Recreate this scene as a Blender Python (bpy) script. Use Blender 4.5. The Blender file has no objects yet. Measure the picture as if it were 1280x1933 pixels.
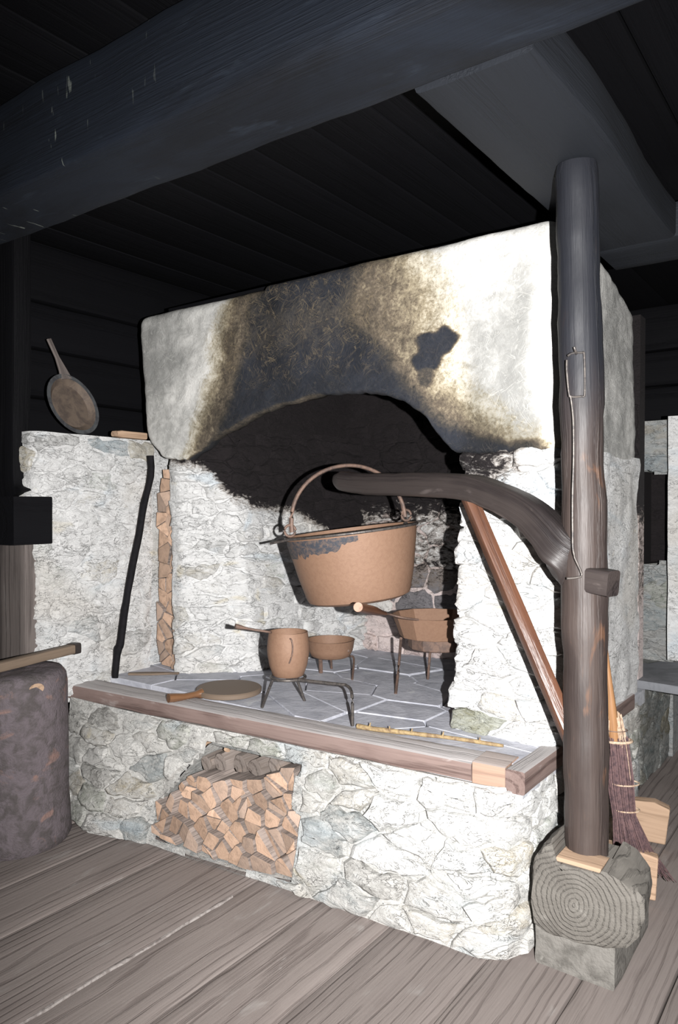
import bpy, math, random
from mathutils import Vector, Matrix, Quaternion, noise
random.seed(7)
SC = bpy.context.scene
COL = SC.collection
R = math.radians
# ------------------------------------------------------------------ camera, light, exposure
YAW, PIT, EYE, FPX = R(36.0), R(0.5), 1.55, 1400.0
cam_data = bpy.data.cameras.new('camera')
cam_data.sensor_fit = 'VERTICAL'; cam_data.sensor_height = 36.0
cam_data.lens = FPX / 1933.0 * 36.0
cam_data.clip_start = 0.05
camera = bpy.data.objects.new('camera', cam_data); COL.objects.link(camera)
camera.location = (0, 0, EYE); camera.rotation_euler = (R(90) - PIT, 0, YAW)
SC.camera = camera
FW = Vector((-math.sin(YAW) * math.cos(PIT), math.cos(YAW) * math.cos(PIT), -math.sin(PIT)))
RT = Vector((math.cos(YAW), math.sin(YAW), 0)); UP = RT.cross(FW)
world = bpy.data.worlds.new('world'); SC.world = world; world.use_nodes = True
world.node_tree.nodes['Background'].inputs[0].default_value = (0.75, 0.85, 1.0, 1)
world.node_tree.nodes['Background'].inputs[1].default_value = 0.012
flash_data = bpy.data.lights.new('flash', 'SPOT')          # the camera's own flash, right of the lens
flash_data.energy = 1150; flash_data.color = (1.0, 0.985, 0.97); flash_data.shadow_soft_size = 0.012
flash_data.spot_size = R(106); flash_data.spot_blend = 0.95
flash = bpy.data.objects.new('flash', flash_data); COL.objects.link(flash)
flash.location = camera.location + RT * 0.20 + UP * 0.0
flash.rotation_euler = (R(90) - R(3), 0, YAW - R(3))
SC.view_settings.view_transform = 'Standard'; SC.view_settings.look = 'None'
SC.view_settings.exposure = 0.0; SC.view_settings.gamma = 1.0; SC.view_settings.use_curve_mapping = False
try:
    SC.cycles.use_denoising = True
except Exception:
    pass

def ray(px, py): return FW + RT * ((px - 640) / FPX) - UP * ((py - 966.5) / FPX)
def at_depth(px, py, d): return Vector((0, 0, EYE)) + ray(px, py) * d
def at_x(px, py, x): r = ray(px, py); return Vector((0, 0, EYE)) + r * (x / r.x)
def at_y(px, py, y): r = ray(px, py); return Vector((0, 0, EYE)) + r * (y / r.y)
def at_z(px, py, z): r = ray(px, py); return Vector((0, 0, EYE)) + r * ((z - EYE) / r.z)

# ------------------------------------------------------------------ node helpers
class NT:
    def __init__(s, name):
        s.m = bpy.data.materials.new(name); s.m.use_nodes = True
        s.t = s.m.node_tree; s.bsdf = s.t.nodes['Principled BSDF']
    def put(s, sock, v):
        if isinstance(v, bpy.types.NodeSocket): s.t.links.new(v, sock)
        elif v is not None:
            if sock.type == 'RGBA' and isinstance(v, (tuple, list)) and len(v) == 3: v = (*v, 1)
            sock.default_value = v
    def n(s, typ, props=None, **ins):
        nd = s.t.nodes.new(typ)
        for k, v in (props or {}).items(): setattr(nd, k, v)
        for k, v in ins.items():
            key = int(k[1:]) if k[0] == 'i' and k[1:].isdigit() else k.replace('_', ' ')
            s.put(nd.inputs[key], v)
        return nd
    def math(s, op, a, b=0.0, c=0.0, clamp=False):
        return s.n('ShaderNodeMath', {'operation': op, 'use_clamp': clamp}, i0=a, i1=b, i2=c).outputs[0]
    def step(s, v, lo, hi, a=0.0, b=1.0):
        nd = s.n('ShaderNodeMapRange', {'interpolation_type': 'SMOOTHSTEP'}, Value=v)
        nd.inputs['From Min'].default_value = lo; nd.inputs['From Max'].default_value = hi
        nd.inputs['To Min'].default_value = a; nd.inputs['To Max'].default_value = b
        return nd.outputs[0]
    def mix(s, f, a, b, mode='MIX'):
        nd = s.t.nodes.new('ShaderNodeMix'); nd.data_type = 'RGBA'; nd.blend_type = mode
        s.put(nd.inputs[0], f); s.put(nd.inputs[6], a); s.put(nd.inputs[7], b)
        return nd.outputs[2]
    def scale(s, v, sc, off=None):
        nd = s.n('ShaderNodeVectorMath', {'operation': 'MULTIPLY'}, i0=v); nd.inputs[1].default_value = sc
        o = nd.outputs[0]
        if off is not None:
            o = s.n('ShaderNodeVectorMath', {'operation': 'ADD'}, i0=o, i1=off).outputs[0]
        return o
    def noise(s, v, sc, detail=4, rough=0.55, dist=0.0):
        return s.n('ShaderNodeTexNoise', None, Vector=v, Scale=sc, Detail=detail, Roughness=rough, Distortion=dist).outputs[0]
    def bump(s, h, strength, dist, nrm=None):
        return s.n('ShaderNodeBump', None, Strength=strength, Distance=dist, Height=h, Normal=nrm).outputs[0]
    def out(s, col, rough=0.85, nrm=None, metal=0.0, spec=0.3):
        s.put(s.bsdf.inputs['Base Color'], col); s.put(s.bsdf.inputs['Roughness'], rough)
        s.put(s.bsdf.inputs['Metallic'], metal); s.put(s.bsdf.inputs['Specular IOR Level'], spec)
        if nrm is not None: s.put(s.bsdf.inputs['Normal'], nrm)
        return s.m

def m_masonry(name, white, gray, grayness=0.0, bumpd=0.02, tintk=1.0, stroke=1.0):
    """lime-washed schist rubble; vertex colour Col: r soot, g how bare the stone is, b random hue of the stone"""
    t = NT(name)
    pos = t.n('ShaderNodeNewGeometry').outputs['Position']
    v = t.scale(pos, (1.0, 1.0, 2.0))
    at = t.n('ShaderNodeAttribute', {'attribute_name': 'Col'})
    sep = t.n('ShaderNodeSeparateColor', None, Color=at.outputs['Color'])
    soot, bare, rnd = sep.outputs[0], sep.outputs[1], sep.outputs[2]
    n1 = t.noise(v, 3.2, 6, 0.62, 1.2); n2 = t.noise(v, 11.0, 7, 0.68, 1.6); n3 = t.noise(v, 48.0, 5, 0.75, 0.8)
    g = t.math('MULTIPLY_ADD', n2, 0.9, t.math('MULTIPLY_ADD', n1, 0.55, t.math('MULTIPLY', bare, 0.34)))
    g = t.math('MULTIPLY_ADD', n3, 0.40, g)
    k = t.step(g, 1.00 - grayness, 1.52 - grayness)
    # each stone has its own tint: beige, grey, blue, green, ochre
    cr_ = t.n('ShaderNodeValToRGB', None, Fac=rnd)
    el = cr_.color_ramp; el.interpolation = 'CONSTANT'
    cols = [(0.0, gray), (0.22, tuple(c * f for c, f in zip(gray, (1.25, 1.18, 1.05)))), (0.45, tuple(c * f for c, f in zip(gray, (0.97, 1.08, 1.16)))),
            (0.60, tuple(c * f for c, f in zip(gray, (1.1, 1.1, 1.12)))), (0.76, tuple(c * f for c, f in zip(gray, (0.98, 1.06, 0.95)))), (0.90, tuple(c * f for c, f in zip(gray, (1.35, 1.2, 0.9))))]
    el.elements[0].color = (*cols[0][1], 1); el.elements[1].position = cols[1][0]; el.elements[1].color = (*cols[1][1], 1)
    for p_, c_ in cols[2:]:
        e_ = el.elements.new(p_); e_.color = (*c_, 1)
    col = t.mix(k, white, cr_.outputs[0])
    nb = t.noise(t.scale(pos, (1, 1, 1.7), (5.1, 2.2, 9.3)), 2.7, 3, 0.5, 0.8)
    col = t.mix(t.math('MULTIPLY', t.step(nb, 0.56, 0.70), 0.45 * tintk), col, tuple(c * f for c, f in zip(white, (0.72, 0.86, 0.98))))
    ny = t.noise(t.scale(pos, (1, 1, 1.6), (1.1, 12.2, 3.3)), 3.6, 3, 0.5, 0.8)
    col = t.mix(t.math('MULTIPLY', t.step(ny, 0.66, 0.76), 0.5 * tintk), col, tuple(c * f for c, f in zip(white, (0.9, 0.78, 0.5))))
    np_ = t.noise(t.scale(pos, (1, 1, 1.2), (8.1, 4.2, 3.3)), 1.5, 3, 0.5, 0.4)
    col = t.mix(t.math('MULTIPLY', t.step(np_, 0.52, 0.68), 0.5 * tintk), col, tuple(c * f for c, f in zip(white, (0.80, 0.75, 0.68))))
    # flaky edges of the schist: thin broken contour strokes, mostly along the bedding
    st_ = None
    for (sc_, zz, of) in ((5.0, 2.6, 0.0), (9.0, 2.2, 7.3), (17.0, 1.8, 3.1)):
        n_ = t.noise(t.scale(pos, (1, 1, zz), (of, of, of)), sc_, 3, 0.55, 1.4)
        a = t.math('ABSOLUTE', t.math('SUBTRACT', n_, 0.5))
        l = t.step(a, 0.0, 0.010, 1.0, 0.0)
        l = t.math('MULTIPLY', l, t.step(t.noise(t.scale(pos, (1, 1, 1), (of + 3, 1, 1)), sc_ * 0.9, 2), 0.46, 0.60))
        st_ = l if st_ is None else t.math('MAXIMUM', st_, l)
    col = t.mix(t.math('MULTIPLY', st_, 0.6 * stroke), col, tuple(c * 0.32 for c in gray))
    sn = t.math('ADD', soot, t.math('MULTIPLY', t.math('SUBTRACT', t.math('MULTIPLY_ADD', n3, 0.6, t.math('MULTIPLY', n2, 1.1)), 0.85), 1.1))
    sn = t.math('MULTIPLY', sn, t.step(soot, 0.0, 0.12))
    col = t.mix(t.math('MULTIPLY', t.step(sn, 0.10, 0.45), 0.75), col, (0.22, 0.18, 0.15), 'MIX')
    col = t.mix(t.step(sn, 0.34, 0.56), col, (0.014, 0.011, 0.012))
    h = t.math('MULTIPLY_ADD', n2, 1.0, t.math('MULTIPLY', n3, 0.45))
    h = t.math('SUBTRACT', h, t.math('MULTIPLY', st_, 0.35))
    return t.out(col, 0.9, t.bump(h, 0.85, bumpd))

def m_plaster():
    t = NT('smoked lime plaster')
    pos = t.n('ShaderNodeNewGeometry').outputs['Position']
    at = t.n('ShaderNodeAttribute', {'attribute_name': 'Col'})
    sep = t.n('ShaderNodeSeparateColor', None, Color=at.outputs['Color'])
    soot, gray = sep.outputs[0], sep.outputs[1]
    n1 = t.noise(pos, 3.5, 6, 0.6, 0.6); n2 = t.noise(pos, 14, 6, 0.7, 0.8); n3 = t.noise(pos, 70, 4, 0.7, 0.3)
    col = t.mix(t.step(t.math('ADD', t.math('MULTIPLY_ADD', n1, 0.8, t.math('MULTIPLY', n2, 0.6)), t.math('MULTIPLY', gray, 0.75)), 0.56, 1.20), (0.72, 0.71, 0.68), (0.27, 0.27, 0.26))
    col = t.mix(t.step(n3, 0.48, 0.72, 0.0, 0.38), col, (0.22, 0.21, 0.19))
    # thin scratches in every direction
    scr = None
    for (a, b, sx) in ((0.5, 7, 0), (2.1, 6, 3), (1.2, 8, 7), (2.7, 9, 5)):
        rot = t.n('ShaderNodeVectorRotate', {'rotation_type': 'Y_AXIS'}, Vector=pos); rot.inputs['Angle'].default_value = a
        st0 = t.scale(rot.outputs[0], (0.9, 1.0, 12.0), (sx, sx, sx))
        st1 = t.n('ShaderNodeVectorMath', {'operation': 'MULTIPLY_ADD'}, i0=t.n('ShaderNodeTexNoise', None, Vector=pos, Scale=9.0).outputs['Color'], i2=st0); st1.inputs[1].default_value = (0.14, 0.14, 0.5); st = st1.outputs[0]
        e = t.n('ShaderNodeTexVoronoi', {'feature': 'DISTANCE_TO_EDGE'}, Vector=st, Scale=b).outputs['Distance']
        l = t.math('MULTIPLY', t.step(e, 0.0, 0.050, 1.0, 0.0), t.step(t.noise(t.scale(pos, (1, 1, 1), (sx, 9, sx)), 10, 2), 0.46, 0.54))
        scr = l if scr is None else t.math('MAXIMUM', scr, l)
    scr = t.math('MULTIPLY', scr, t.step(n2, 0.36, 0.55))
    col = t.mix(t.math('MULTIPLY', scr, 0.22), col, (0.9, 0.89, 0.84))
    sn = t.math('ADD', soot, t.math('MULTIPLY', t.math('SUBTRACT', t.math('MULTIPLY_ADD', n3, 0.50, t.math('MULTIPLY', n2, 0.60)), 0.53), 0.95))
    sn = t.math('MULTIPLY', sn, t.step(soot, 0.0, 0.1))
    rp_ = t.n('ShaderNodeValToRGB', None, Fac=sn)
    el = rp_.color_ramp
    el.elements[0].position = 0.0; el.elements[0].color = (1, 1, 1, 1)
    el.elements[1].position = 1.0; el.elements[1].color = (0.030, 0.035, 0.050, 1)
    for p_, c_ in ((0.20, (0.80, 0.74, 0.62)), (0.36, (0.44, 0.375, 0.27)), (0.52, (0.19, 0.155, 0.12)), (0.72, (0.072, 0.066, 0.062)), (0.86, (0.040, 0.042, 0.052))):
        e_ = el.elements.new(p_); e_.color = (*c_, 1)
    col = t.mix(1.0, col, rp_.outputs[0], 'MULTIPLY')
    sc2 = t.math('MULTIPLY', scr, t.math('MULTIPLY', t.step(sn, 0.2, 0.45), t.math('MULTIPLY_ADD', sep.outputs[2], 0.85, 0.15)))
    col = t.mix(t.math('MULTIPLY', sc2, 0.42), col, (0.24, 0.185, 0.11))
    h = t.math('MULTIPLY_ADD', n2, 1.0, t.math('MULTIPLY', n3, 0.25))
    h = t.math('SUBTRACT', h, t.math('MULTIPLY', scr, 0.12))
    return t.out(col, 0.88, t.bump(h, 0.55, 0.012))

def m_wood(name, base, dark, light=None, ringscale=26, grain=1.0, bumpd=0.004, rough=0.75, dirt=0.4, fleck=None, flat=False, spec=0.3, ringmin=0.1, top=None, wobz=1.6, dust=None, drips=False):
    """3-D wood in the 'gc' coordinates of each timber (x, y across, z along)"""
    t = NT(name)
    gc = t.n('ShaderNodeAttribute', {'attribute_name': 'gc'}).outputs['Vector']
    rnd = t.n('ShaderNodeObjectInfo').outputs['Random']
    off = t.n('ShaderNodeCombineXYZ', None, X=0.0, Y=t.math('MULTIPLY', rnd, 0.3 if flat else 0.0), Z=t.math('MULTIPLY', rnd, 37.0)).outputs[0]
    v = t.n('ShaderNodeVectorMath', {'operation': 'ADD'}, i0=gc, i1=off).outputs[0]
    fib = t.noise(t.scale(v, (90, 90, 2.5)), 1.0, 4, 0.65, 0.2)
    big = t.noise(t.scale(v, (3, 3, 1.3)), 1.0, 5, 0.6, 0.6)
    wob = t.n('ShaderNodeTexNoise', None, Vector=t.scale(v, (5, 5, wobz)), Scale=1.0, Detail=3.0).outputs['Color']
    vv = t.n('ShaderNodeVectorMath', {'operation': 'MULTIPLY_ADD'}, i0=wob, i2=t.scale(v, (1, 1, 0.0)))
    vv.inputs[1].default_value = (0.06, 0.06, 0.0)
    rad = t.n('ShaderNodeVectorMath', {'operation': 'LENGTH'}, i0=vv.outputs[0]).outputs['Value']
    rings = t.math('SINE', t.math('MULTIPLY', rad, ringscale * 6.283))
    rings = t.step(rings, ringmin, 1.0)
    rings = t.math('MULTIPLY', rings, t.step(fib, 0.3, 0.6))
    k = t.math('ADD', t.math('MULTIPLY', rings, 0.55 * grain), t.math('MULTIPLY', t.step(fib, 0.45, 0.75), 0.35 * grain))
    col = t.mix(t.math('MULTIPLY', k, 1.0, clamp=True), base, dark)
    col = t.mix(t.math('MULTIPLY', t.step(big, 0.45, 0.7), dirt), col, dark)
    if light is not None:
        li = t.noise(t.scale(v, (14, 14, 4)), 1.0, 4, 0.6, 0.5)
        col = t.mix(t.math('MULTIPLY', t.step(li, 0.6, 0.72), fleck or 0.5), col, light)
    if dust is not None:
        tn = t.n('ShaderNodeSeparateXYZ', None, Vector=t.n('ShaderNodeNewGeometry').outputs['True Normal']).outputs['Z']
        col = t.mix(t.math('MULTIPLY', t.step(t.math('ADD', tn, t.math('MULTIPLY', t.noise(t.scale(v, (20, 20, 5)), 1.0, 4), 0.4)), 0.75, 1.15), 0.7), col, dust)
    if top is not None:
        zc = t.n('ShaderNodeSeparateXYZ', None, Vector=gc).outputs['Z']
        f_ = t.step(t.math('ADD', zc, t.math('MULTIPLY', t.noise(t.scale(v, (12, 12, 2)), 1.0, 4), 0.5)), top[1], top[2], 1.0, 0.0)
        col = t.mix(t.math('MULTIPLY', f_, 0.9), col, top[0])
    if drips:
        dn = t.noise(t.scale(gc, (7, 7, 45)), 1.0, 2, 0.5, 0.3)
        dm = t.noise(t.scale(gc, (3, 3, 5)), 1.0, 2, 0.5)
        zc = t.n('ShaderNodeSeparateXYZ', None, Vector=gc).outputs['Z']
        dd = t.math('MULTIPLY', t.math('MULTIPLY', t.step(dn, 0.655, 0.69), t.step(dm, 0.48, 0.56)), t.step(zc, 1.5, 2.5, 1.0, 0.0))
        col = t.mix(t.math('MULTIPLY', dd, 0.8), col, (0.20, 0.22, 0.20))
    br = t.math('MULTIPLY_ADD', rnd, 0.30, 0.85)
    col = t.mix(1.0, col, t.n('ShaderNodeCombineColor', None, Red=br, Green=br, Blue=br).outputs[0], 'MULTIPLY')
    h = t.math('SUBTRACT', t.math('MULTIPLY', big, 0.8), t.math('ADD', t.math('MULTIPLY', rings, 0.35), t.math('MULTIPLY', fib, 0.45)))
    return t.out(col, rough, t.bump(h, 0.8, bumpd), spec=spec)

def m_simple(name, a, b, sc=20, rough=0.7, metal=0.0, c=None, bumpd=0.003, spec=0.3, lo=0.4, hi=0.65):
    t = NT(name)
    pos = t.n('ShaderNodeNewGeometry').outputs['Position']
    n1 = t.noise(pos, sc, 6, 0.65, 0.5); n2 = t.noise(pos, sc * 6, 3, 0.6)
    col = t.mix(t.step(n1, lo, hi), a, b)
    if c is not None:
        n3 = t.noise(t.scale(pos, (1, 1, 1), (4, 7, 2)), sc * 0.5, 5, 0.6, 0.8)
        col = t.mix(t.step(n3, 0.58, 0.68), col, c)
    h = t.math('MULTIPLY_ADD', n2, 0.5, n1)
    return t.out(col, rough, t.bump(h, 0.6, bumpd), metal, spec)

def m_ends(name, end, side):
    """split firewood: pale ends (facing -Y), greyer flanks"""
    t = NT(name)
    ob = t.n('ShaderNodeTexCoord').outputs['Object']
    g = t.n('ShaderNodeNewGeometry')
    rnd = t.n('ShaderNodeObjectInfo').outputs['Random']
    sep = t.n('ShaderNodeSeparateXYZ', None, Vector=g.outputs['True Normal'])
    facing = t.step(t.math('MULTIPLY', sep.outputs['Y'], -1.0), 0.45, 0.75)
    n1 = t.noise(t.scale(g.outputs['Position'], (1, 0.2, 1)), 22, 5, 0.65, 0.8)
    n2 = t.noise(t.scale(g.outputs['Position'], (1.0, 0.05, 1.0)), 120, 3, 0.6)
    e = t.mix(t.step(n1, 0.42, 0.7), end, tuple(c * 0.62 for c in end))
    e = t.mix(t.math('MULTIPLY', t.step(rnd, 0.55, 0.95), 0.6), e, (0.36, 0.29, 0.25))
    s_ = t.mix(t.step(n2, 0.4, 0.65), side, tuple(c * 0.5 for c in side))
    col = t.mix(facing, s_, e)
    br = t.math('MULTIPLY_ADD', t.math('FRACT', t.math('MULTIPLY', rnd, 7.31)), 0.5, 0.72)
    col = t.mix(1.0, col, t.n('ShaderNodeCombineColor', None, Red=br, Green=br, Blue=br).outputs[0], 'MULTIPLY')
    return t.out(col, 0.8, t.bump(t.math('MULTIPLY_ADD', n1, 1.0, t.math('MULTIPLY', n2, 0.4)), 0.6, 0.006))

M = {}
M['rubble'] = m_masonry('limewashed rubble', (0.75, 0.75, 0.745), (0.36, 0.36, 0.35))
M['rubble_low'] = m_masonry('grimy limewashed rubble', (0.60, 0.59, 0.565), (0.27, 0.262, 0.245), 0.10)
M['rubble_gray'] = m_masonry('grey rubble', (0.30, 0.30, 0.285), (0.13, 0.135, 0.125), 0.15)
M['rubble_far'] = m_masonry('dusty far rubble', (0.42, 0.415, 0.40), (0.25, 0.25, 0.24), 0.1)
M['rubble_mid'] = m_masonry('limewashed front rubble', (0.70, 0.70, 0.685), (0.36, 0.355, 0.345), 0.05)
M['dark_stone'] = m_masonry('bare dark schist', (0.20, 0.19, 0.20), (0.07, 0.07, 0.08), 0.1, tintk=0.3)
M['moss_stone'] = m_masonry('bare green grey stone', (0.42, 0.43, 0.38), (0.13, 0.14, 0.10), 0.12, tintk=0.3)
M['pink_stone'] = m_masonry('heat reddened stone', (0.70, 0.60, 0.58), (0.36, 0.28, 0.27), 0.0, tintk=0.2)
M['plaster'] = m_plaster()
M['flag'] = m_simple('blue grey flagstone', (0.50, 0.51, 0.565), (0.37, 0.38, 0.43), 7, 0.8, c=(0.60, 0.61, 0.64), bumpd=0.008)
M['slab'] = m_simple('smooth grey slab', (0.17, 0.175, 0.19), (0.12, 0.125, 0.135), 9, 0.8, bumpd=0.004)
M['mortar'] = m_simple('pale mortar', (0.54, 0.55, 0.59), (0.44, 0.45, 0.48), 25, 0.95, bumpd=0.01)
M['floor'] = m_wood('worn grey floorboard', (0.25, 0.215, 0.20), (0.095, 0.074, 0.068), (0.34, 0.315, 0.30), 42, 0.72, 0.005, 0.8, 0.25, 0.5, flat=True, ringmin=0.45, wobz=1.1)
M['sooty'] = m_wood('soot blackened timber', (0.0105, 0.0145, 0.0235), (0.0038, 0.0045, 0.007), (0.020, 0.027, 0.040), 6, 0.25, 0.007, 0.7, 0.8, 0.6, drips=True)
M['cross'] = m_wood('even grey sooty plank', (0.0115, 0.0135, 0.018), (0.008, 0.009, 0.012), None, 6, 0.25, 0.004, 0.75, 0.4)
M['black'] = m_wood('black tarred timber', (0.0035, 0.0035, 0.0048), (0.002, 0.002, 0.003), None, 10, 0.5, 0.006, 0.75, 0.5, spec=0.15)
M['post'] = m_wood('dark polished timber', (0.040, 0.032, 0.030), (0.013, 0.010, 0.011), (0.115, 0.095, 0.09), 12, 0.9, 0.006, 0.48, 0.6, 0.55, spec=0.4)
M['trunk'] = m_wood('dark worn round timber', (0.058, 0.043, 0.038), (0.018, 0.013, 0.013), (0.15, 0.075, 0.042), 12, 0.8, 0.006, 0.52, 0.6, 0.6, spec=0.4, top=((0.0125, 0.015, 0.021), 0.85, 1.35))
M['strut'] = m_wood('red brown timber', (0.105, 0.046, 0.026), (0.03, 0.014, 0.011), (0.24, 0.095, 0.03), 20, 0.8, 0.003, 0.36, 0.6, 0.6, spec=0.5)
M['edge'] = m_wood('worn reddish timber', (0.20, 0.145, 0.13), (0.075, 0.045, 0.04), (0.38, 0.34, 0.325), 30, 1.0, 0.006, 0.8, 0.5, 0.6, ringmin=0.3, dust=(0.47, 0.46, 0.46))
M['endpiece'] = m_wood('pale new timber', (0.36, 0.24, 0.18), (0.20, 0.13, 0.10), None, 40, 0.8, 0.003, 0.8, 0.3, dust=(0.42, 0.39, 0.38))
M['log_end'] = m_wood('grey weathered log', (0.132, 0.122, 0.109), (0.072, 0.065, 0.058), (0.215, 0.203, 0.185), 62, 0.36, 0.012, 0.85, 0.45, 0.6, ringmin=0.3)
M['graywood'] = m_wood('grey weathered post', (0.17, 0.145, 0.135), (0.075, 0.062, 0.058), (0.24, 0.22, 0.21), 25, 1.0, 0.004, 0.8, 0.5, 0.4)
M['dullgray'] = m_wood('grey brown bark', (0.235, 0.20, 0.18), (0.12, 0.095, 0.08), (0.36, 0.27, 0.21), 30, 0.8, 0.006, 0.85, 0.4, 0.4)
M['tan'] = m_wood('pale split wood', (0.47, 0.325, 0.225), (0.26, 0.17, 0.11), None, 35, 0.9, 0.003, 0.8, 0.4)
M['dullwood'] = m_wood('dull brown wood', (0.20, 0.15, 0.11), (0.09, 0.065, 0.05), (0.30, 0.24, 0.19), 30, 0.9, 0.003, 0.6, 0.4, 0.4)
M['bark'] = m_simple('grey pink bark', (0.125, 0.105, 0.115), (0.075, 0.065, 0.065), 16, 0.9, c=(0.20, 0.13, 0.115), bumpd=0.02)
M['firewood'] = m_ends('split firewood', (0.58, 0.395, 0.285), (0.30, 0.25, 0.225))
M['rust'] = m_simple('brown rusted iron', (0.235, 0.140, 0.092), (0.215, 0.125, 0.082), 60, 0.62, 0.1, bumpd=0.002, spec=0.4)
M['rust_dark'] = m_simple('dark rusted iron', (0.17, 0.11, 0.085), (0.10, 0.07, 0.06), 30, 0.6, 0.2, bumpd=0.002, spec=0.4)
M['iron'] = m_simple('grey wrought iron', (0.13, 0.115, 0.105), (0.06, 0.055, 0.055), 60, 0.45, 0.5, bumpd=0.001, spec=0.5)
M['black_iron'] = m_simple('black iron', (0.008, 0.007, 0.009), (0.004, 0.004, 0.005), 40, 0.8, 0.0, bumpd=0.002, spec=0.2)
M['twig'] = m_simple('purple brown twig', (0.14, 0.085, 0.085), (0.07, 0.045, 0.05), 60, 0.7)
M['twig_pale'] = m_simple('pale peeled twig', (0.50, 0.38, 0.28), (0.30, 0.2, 0.14), 60, 0.7)
M['handle'] = m_wood('varnished broom handle', (0.36, 0.19, 0.09), (0.16, 0.08, 0.04), None, 40, 0.6, 0.001, 0.35, 0.3, spec=0.5)
M['glossy'] = m_wood('glossy brown handle', (0.16, 0.08, 0.04), (0.06, 0.03, 0.02), None, 40, 0.6, 0.001, 0.22, 0.3, spec=0.6)
M['stick'] = m_simple('yellowish branch', (0.34, 0.25, 0.13), (0.18, 0.12, 0.07), 40, 0.7)
M['grease'] = m_simple('blue grey crust on iron', (0.045, 0.05, 0.062), (0.13, 0.095, 0.08), 60, 0.7, 0.1, bumpd=0.002)

# ------------------------------------------------------------------ object helpers
def tag(o, label=None, cat=None, group=None, kind=None):
    if label: o['label'] = label
    if cat: o['category'] = cat
    if group: o['group'] = group
    if kind: o['kind'] = kind
    return o
def thing(name, label, cat, loc=(0, 0, 0), group=None):
    o = bpy.data.objects.new(name, None); COL.objects.link(o); o.location = loc
    o.empty_display_size = 0.1
    return tag(o, label, cat, group)
def wloc(o):
    v = Vector((0, 0, 0))
    while o is not None: v += Vector(o.location); o = o.parent
    return v
def mesh(name, verts, faces, mat, parent=None, loc=None, smooth=None, col=None, gc=None, mats=None, fm=None):
    """verts are world coordinates; the object sits at loc (or on its parent)"""
    base = wloc(parent) if parent is not None else (Vector(loc) if loc is not None else Vector((0, 0, 0)))
    me = bpy.data.meshes.new(name)
    me.from_pydata([tuple(Vector(v) - base) for v in verts], [], faces); me.update()
    for mm in (mats or [mat]): me.materials.append(mm)
    if fm:
        for i, k in enumerate(fm): me.polygons[i].material_index = k
    if col is not None:
        a = me.attributes.new('Col', 'FLOAT_COLOR', 'POINT')
        a.data.foreach_set('color', [x for c in col for x in (c[0], c[1], c[2], 1.0)])
    if gc is not None:
        a = me.attributes.new('gc', 'FLOAT_VECTOR', 'POINT')
        a.data.foreach_set('vector', [x for c in gc for x in c])
    if smooth is not None:
        me.polygons.foreach_set('use_smooth', [True] * len(me.polygons))
        if smooth < 170: me.set_sharp_from_angle(angle=R(smooth))
    o = bpy.data.objects.new(name, me); COL.objects.link(o)
    if parent is not None: o.parent = parent
    elif loc is not None: o.location = loc
    return o

def nz(p, s=1.0, seed=0.0): return noise.noise(Vector((p[0] * s + seed, p[1] * s + seed * 1.7, p[2] * s - seed)))
def fbm(p, s, oct_=4): return noise.fractal(Vector(p) * s, 0.9, 2.1, oct_)

def loft(path, prof, up=Vector((0, 0, 1)), cap=True, wob=0.0, wobs=4.0, seed=None, closed=False, capround=0.0):
    """path: list of points; prof(i, t) -> list of (a, b) in the section plane (a = side, b = up). Returns verts, faces, gc"""
    seed = random.random() * 50 if seed is None else seed
    path = [Vector(p) for p in path]; n = len(path)
    V, Fc, G = [], [], []
    L = 0.0; m = None
    for i, p in enumerate(path):
        if closed: d = path[(i + 1) % n] - path[i - 1]
        else: d = path[min(i + 1, n - 1)] - path[max(i - 1, 0)]
        d.normalize()
        u = up if abs(d.dot(up)) < 0.97 else Vector((0, 1, 0)) if abs(d.y) < 0.9 else Vector((1, 0, 0))
        a = d.cross(u).normalized(); b = a.cross(d).normalized()
        if i: L += (path[i] - path[i - 1]).length
        pr = prof(i, i / max(1, n - 1)); m = len(pr)
        for (x, y) in pr:
            k = 1.0
            q = p + a * x + b * y
            if wob:
                w = nz((x * 1.0 + seed, y * 1.0, L), wobs, seed) + 0.5 * nz((x, y, L), wobs * 3, seed + 5)
                r = math.hypot(x, y) or 1
                q = q + (a * x + b * y) / r * w * wob
            V.append(q); G.append((x, y, L))
    for i in range(n if closed else n - 1):
        j = (i + 1) % n
        for k in range(m):
            k2 = (k + 1) % m
            Fc.append((i * m + k, i * m + k2, j * m + k2, j * m + k))
    if cap and not closed:
        for base, flip in ((0, True), ((n - 1) * m, False)):
            c = sum((V[base + k] for k in range(m)), Vector()) / m
            gcc = (sum(G[base + k][0] for k in range(m)) / m, sum(G[base + k][1] for k in range(m)) / m, G[base][2])
            V.append(c); G.append(gcc); ci = len(V) - 1
            for k in range(m):
                k2 = (k + 1) % m
                Fc.append((ci, base + k, base + k2) if not flip else (ci, base + k2, base + k))
    # faces were wound for a = d x up: flip so they point out
    Fc = [tuple(reversed(f)) for f in Fc]
    return V, Fc, G

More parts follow.
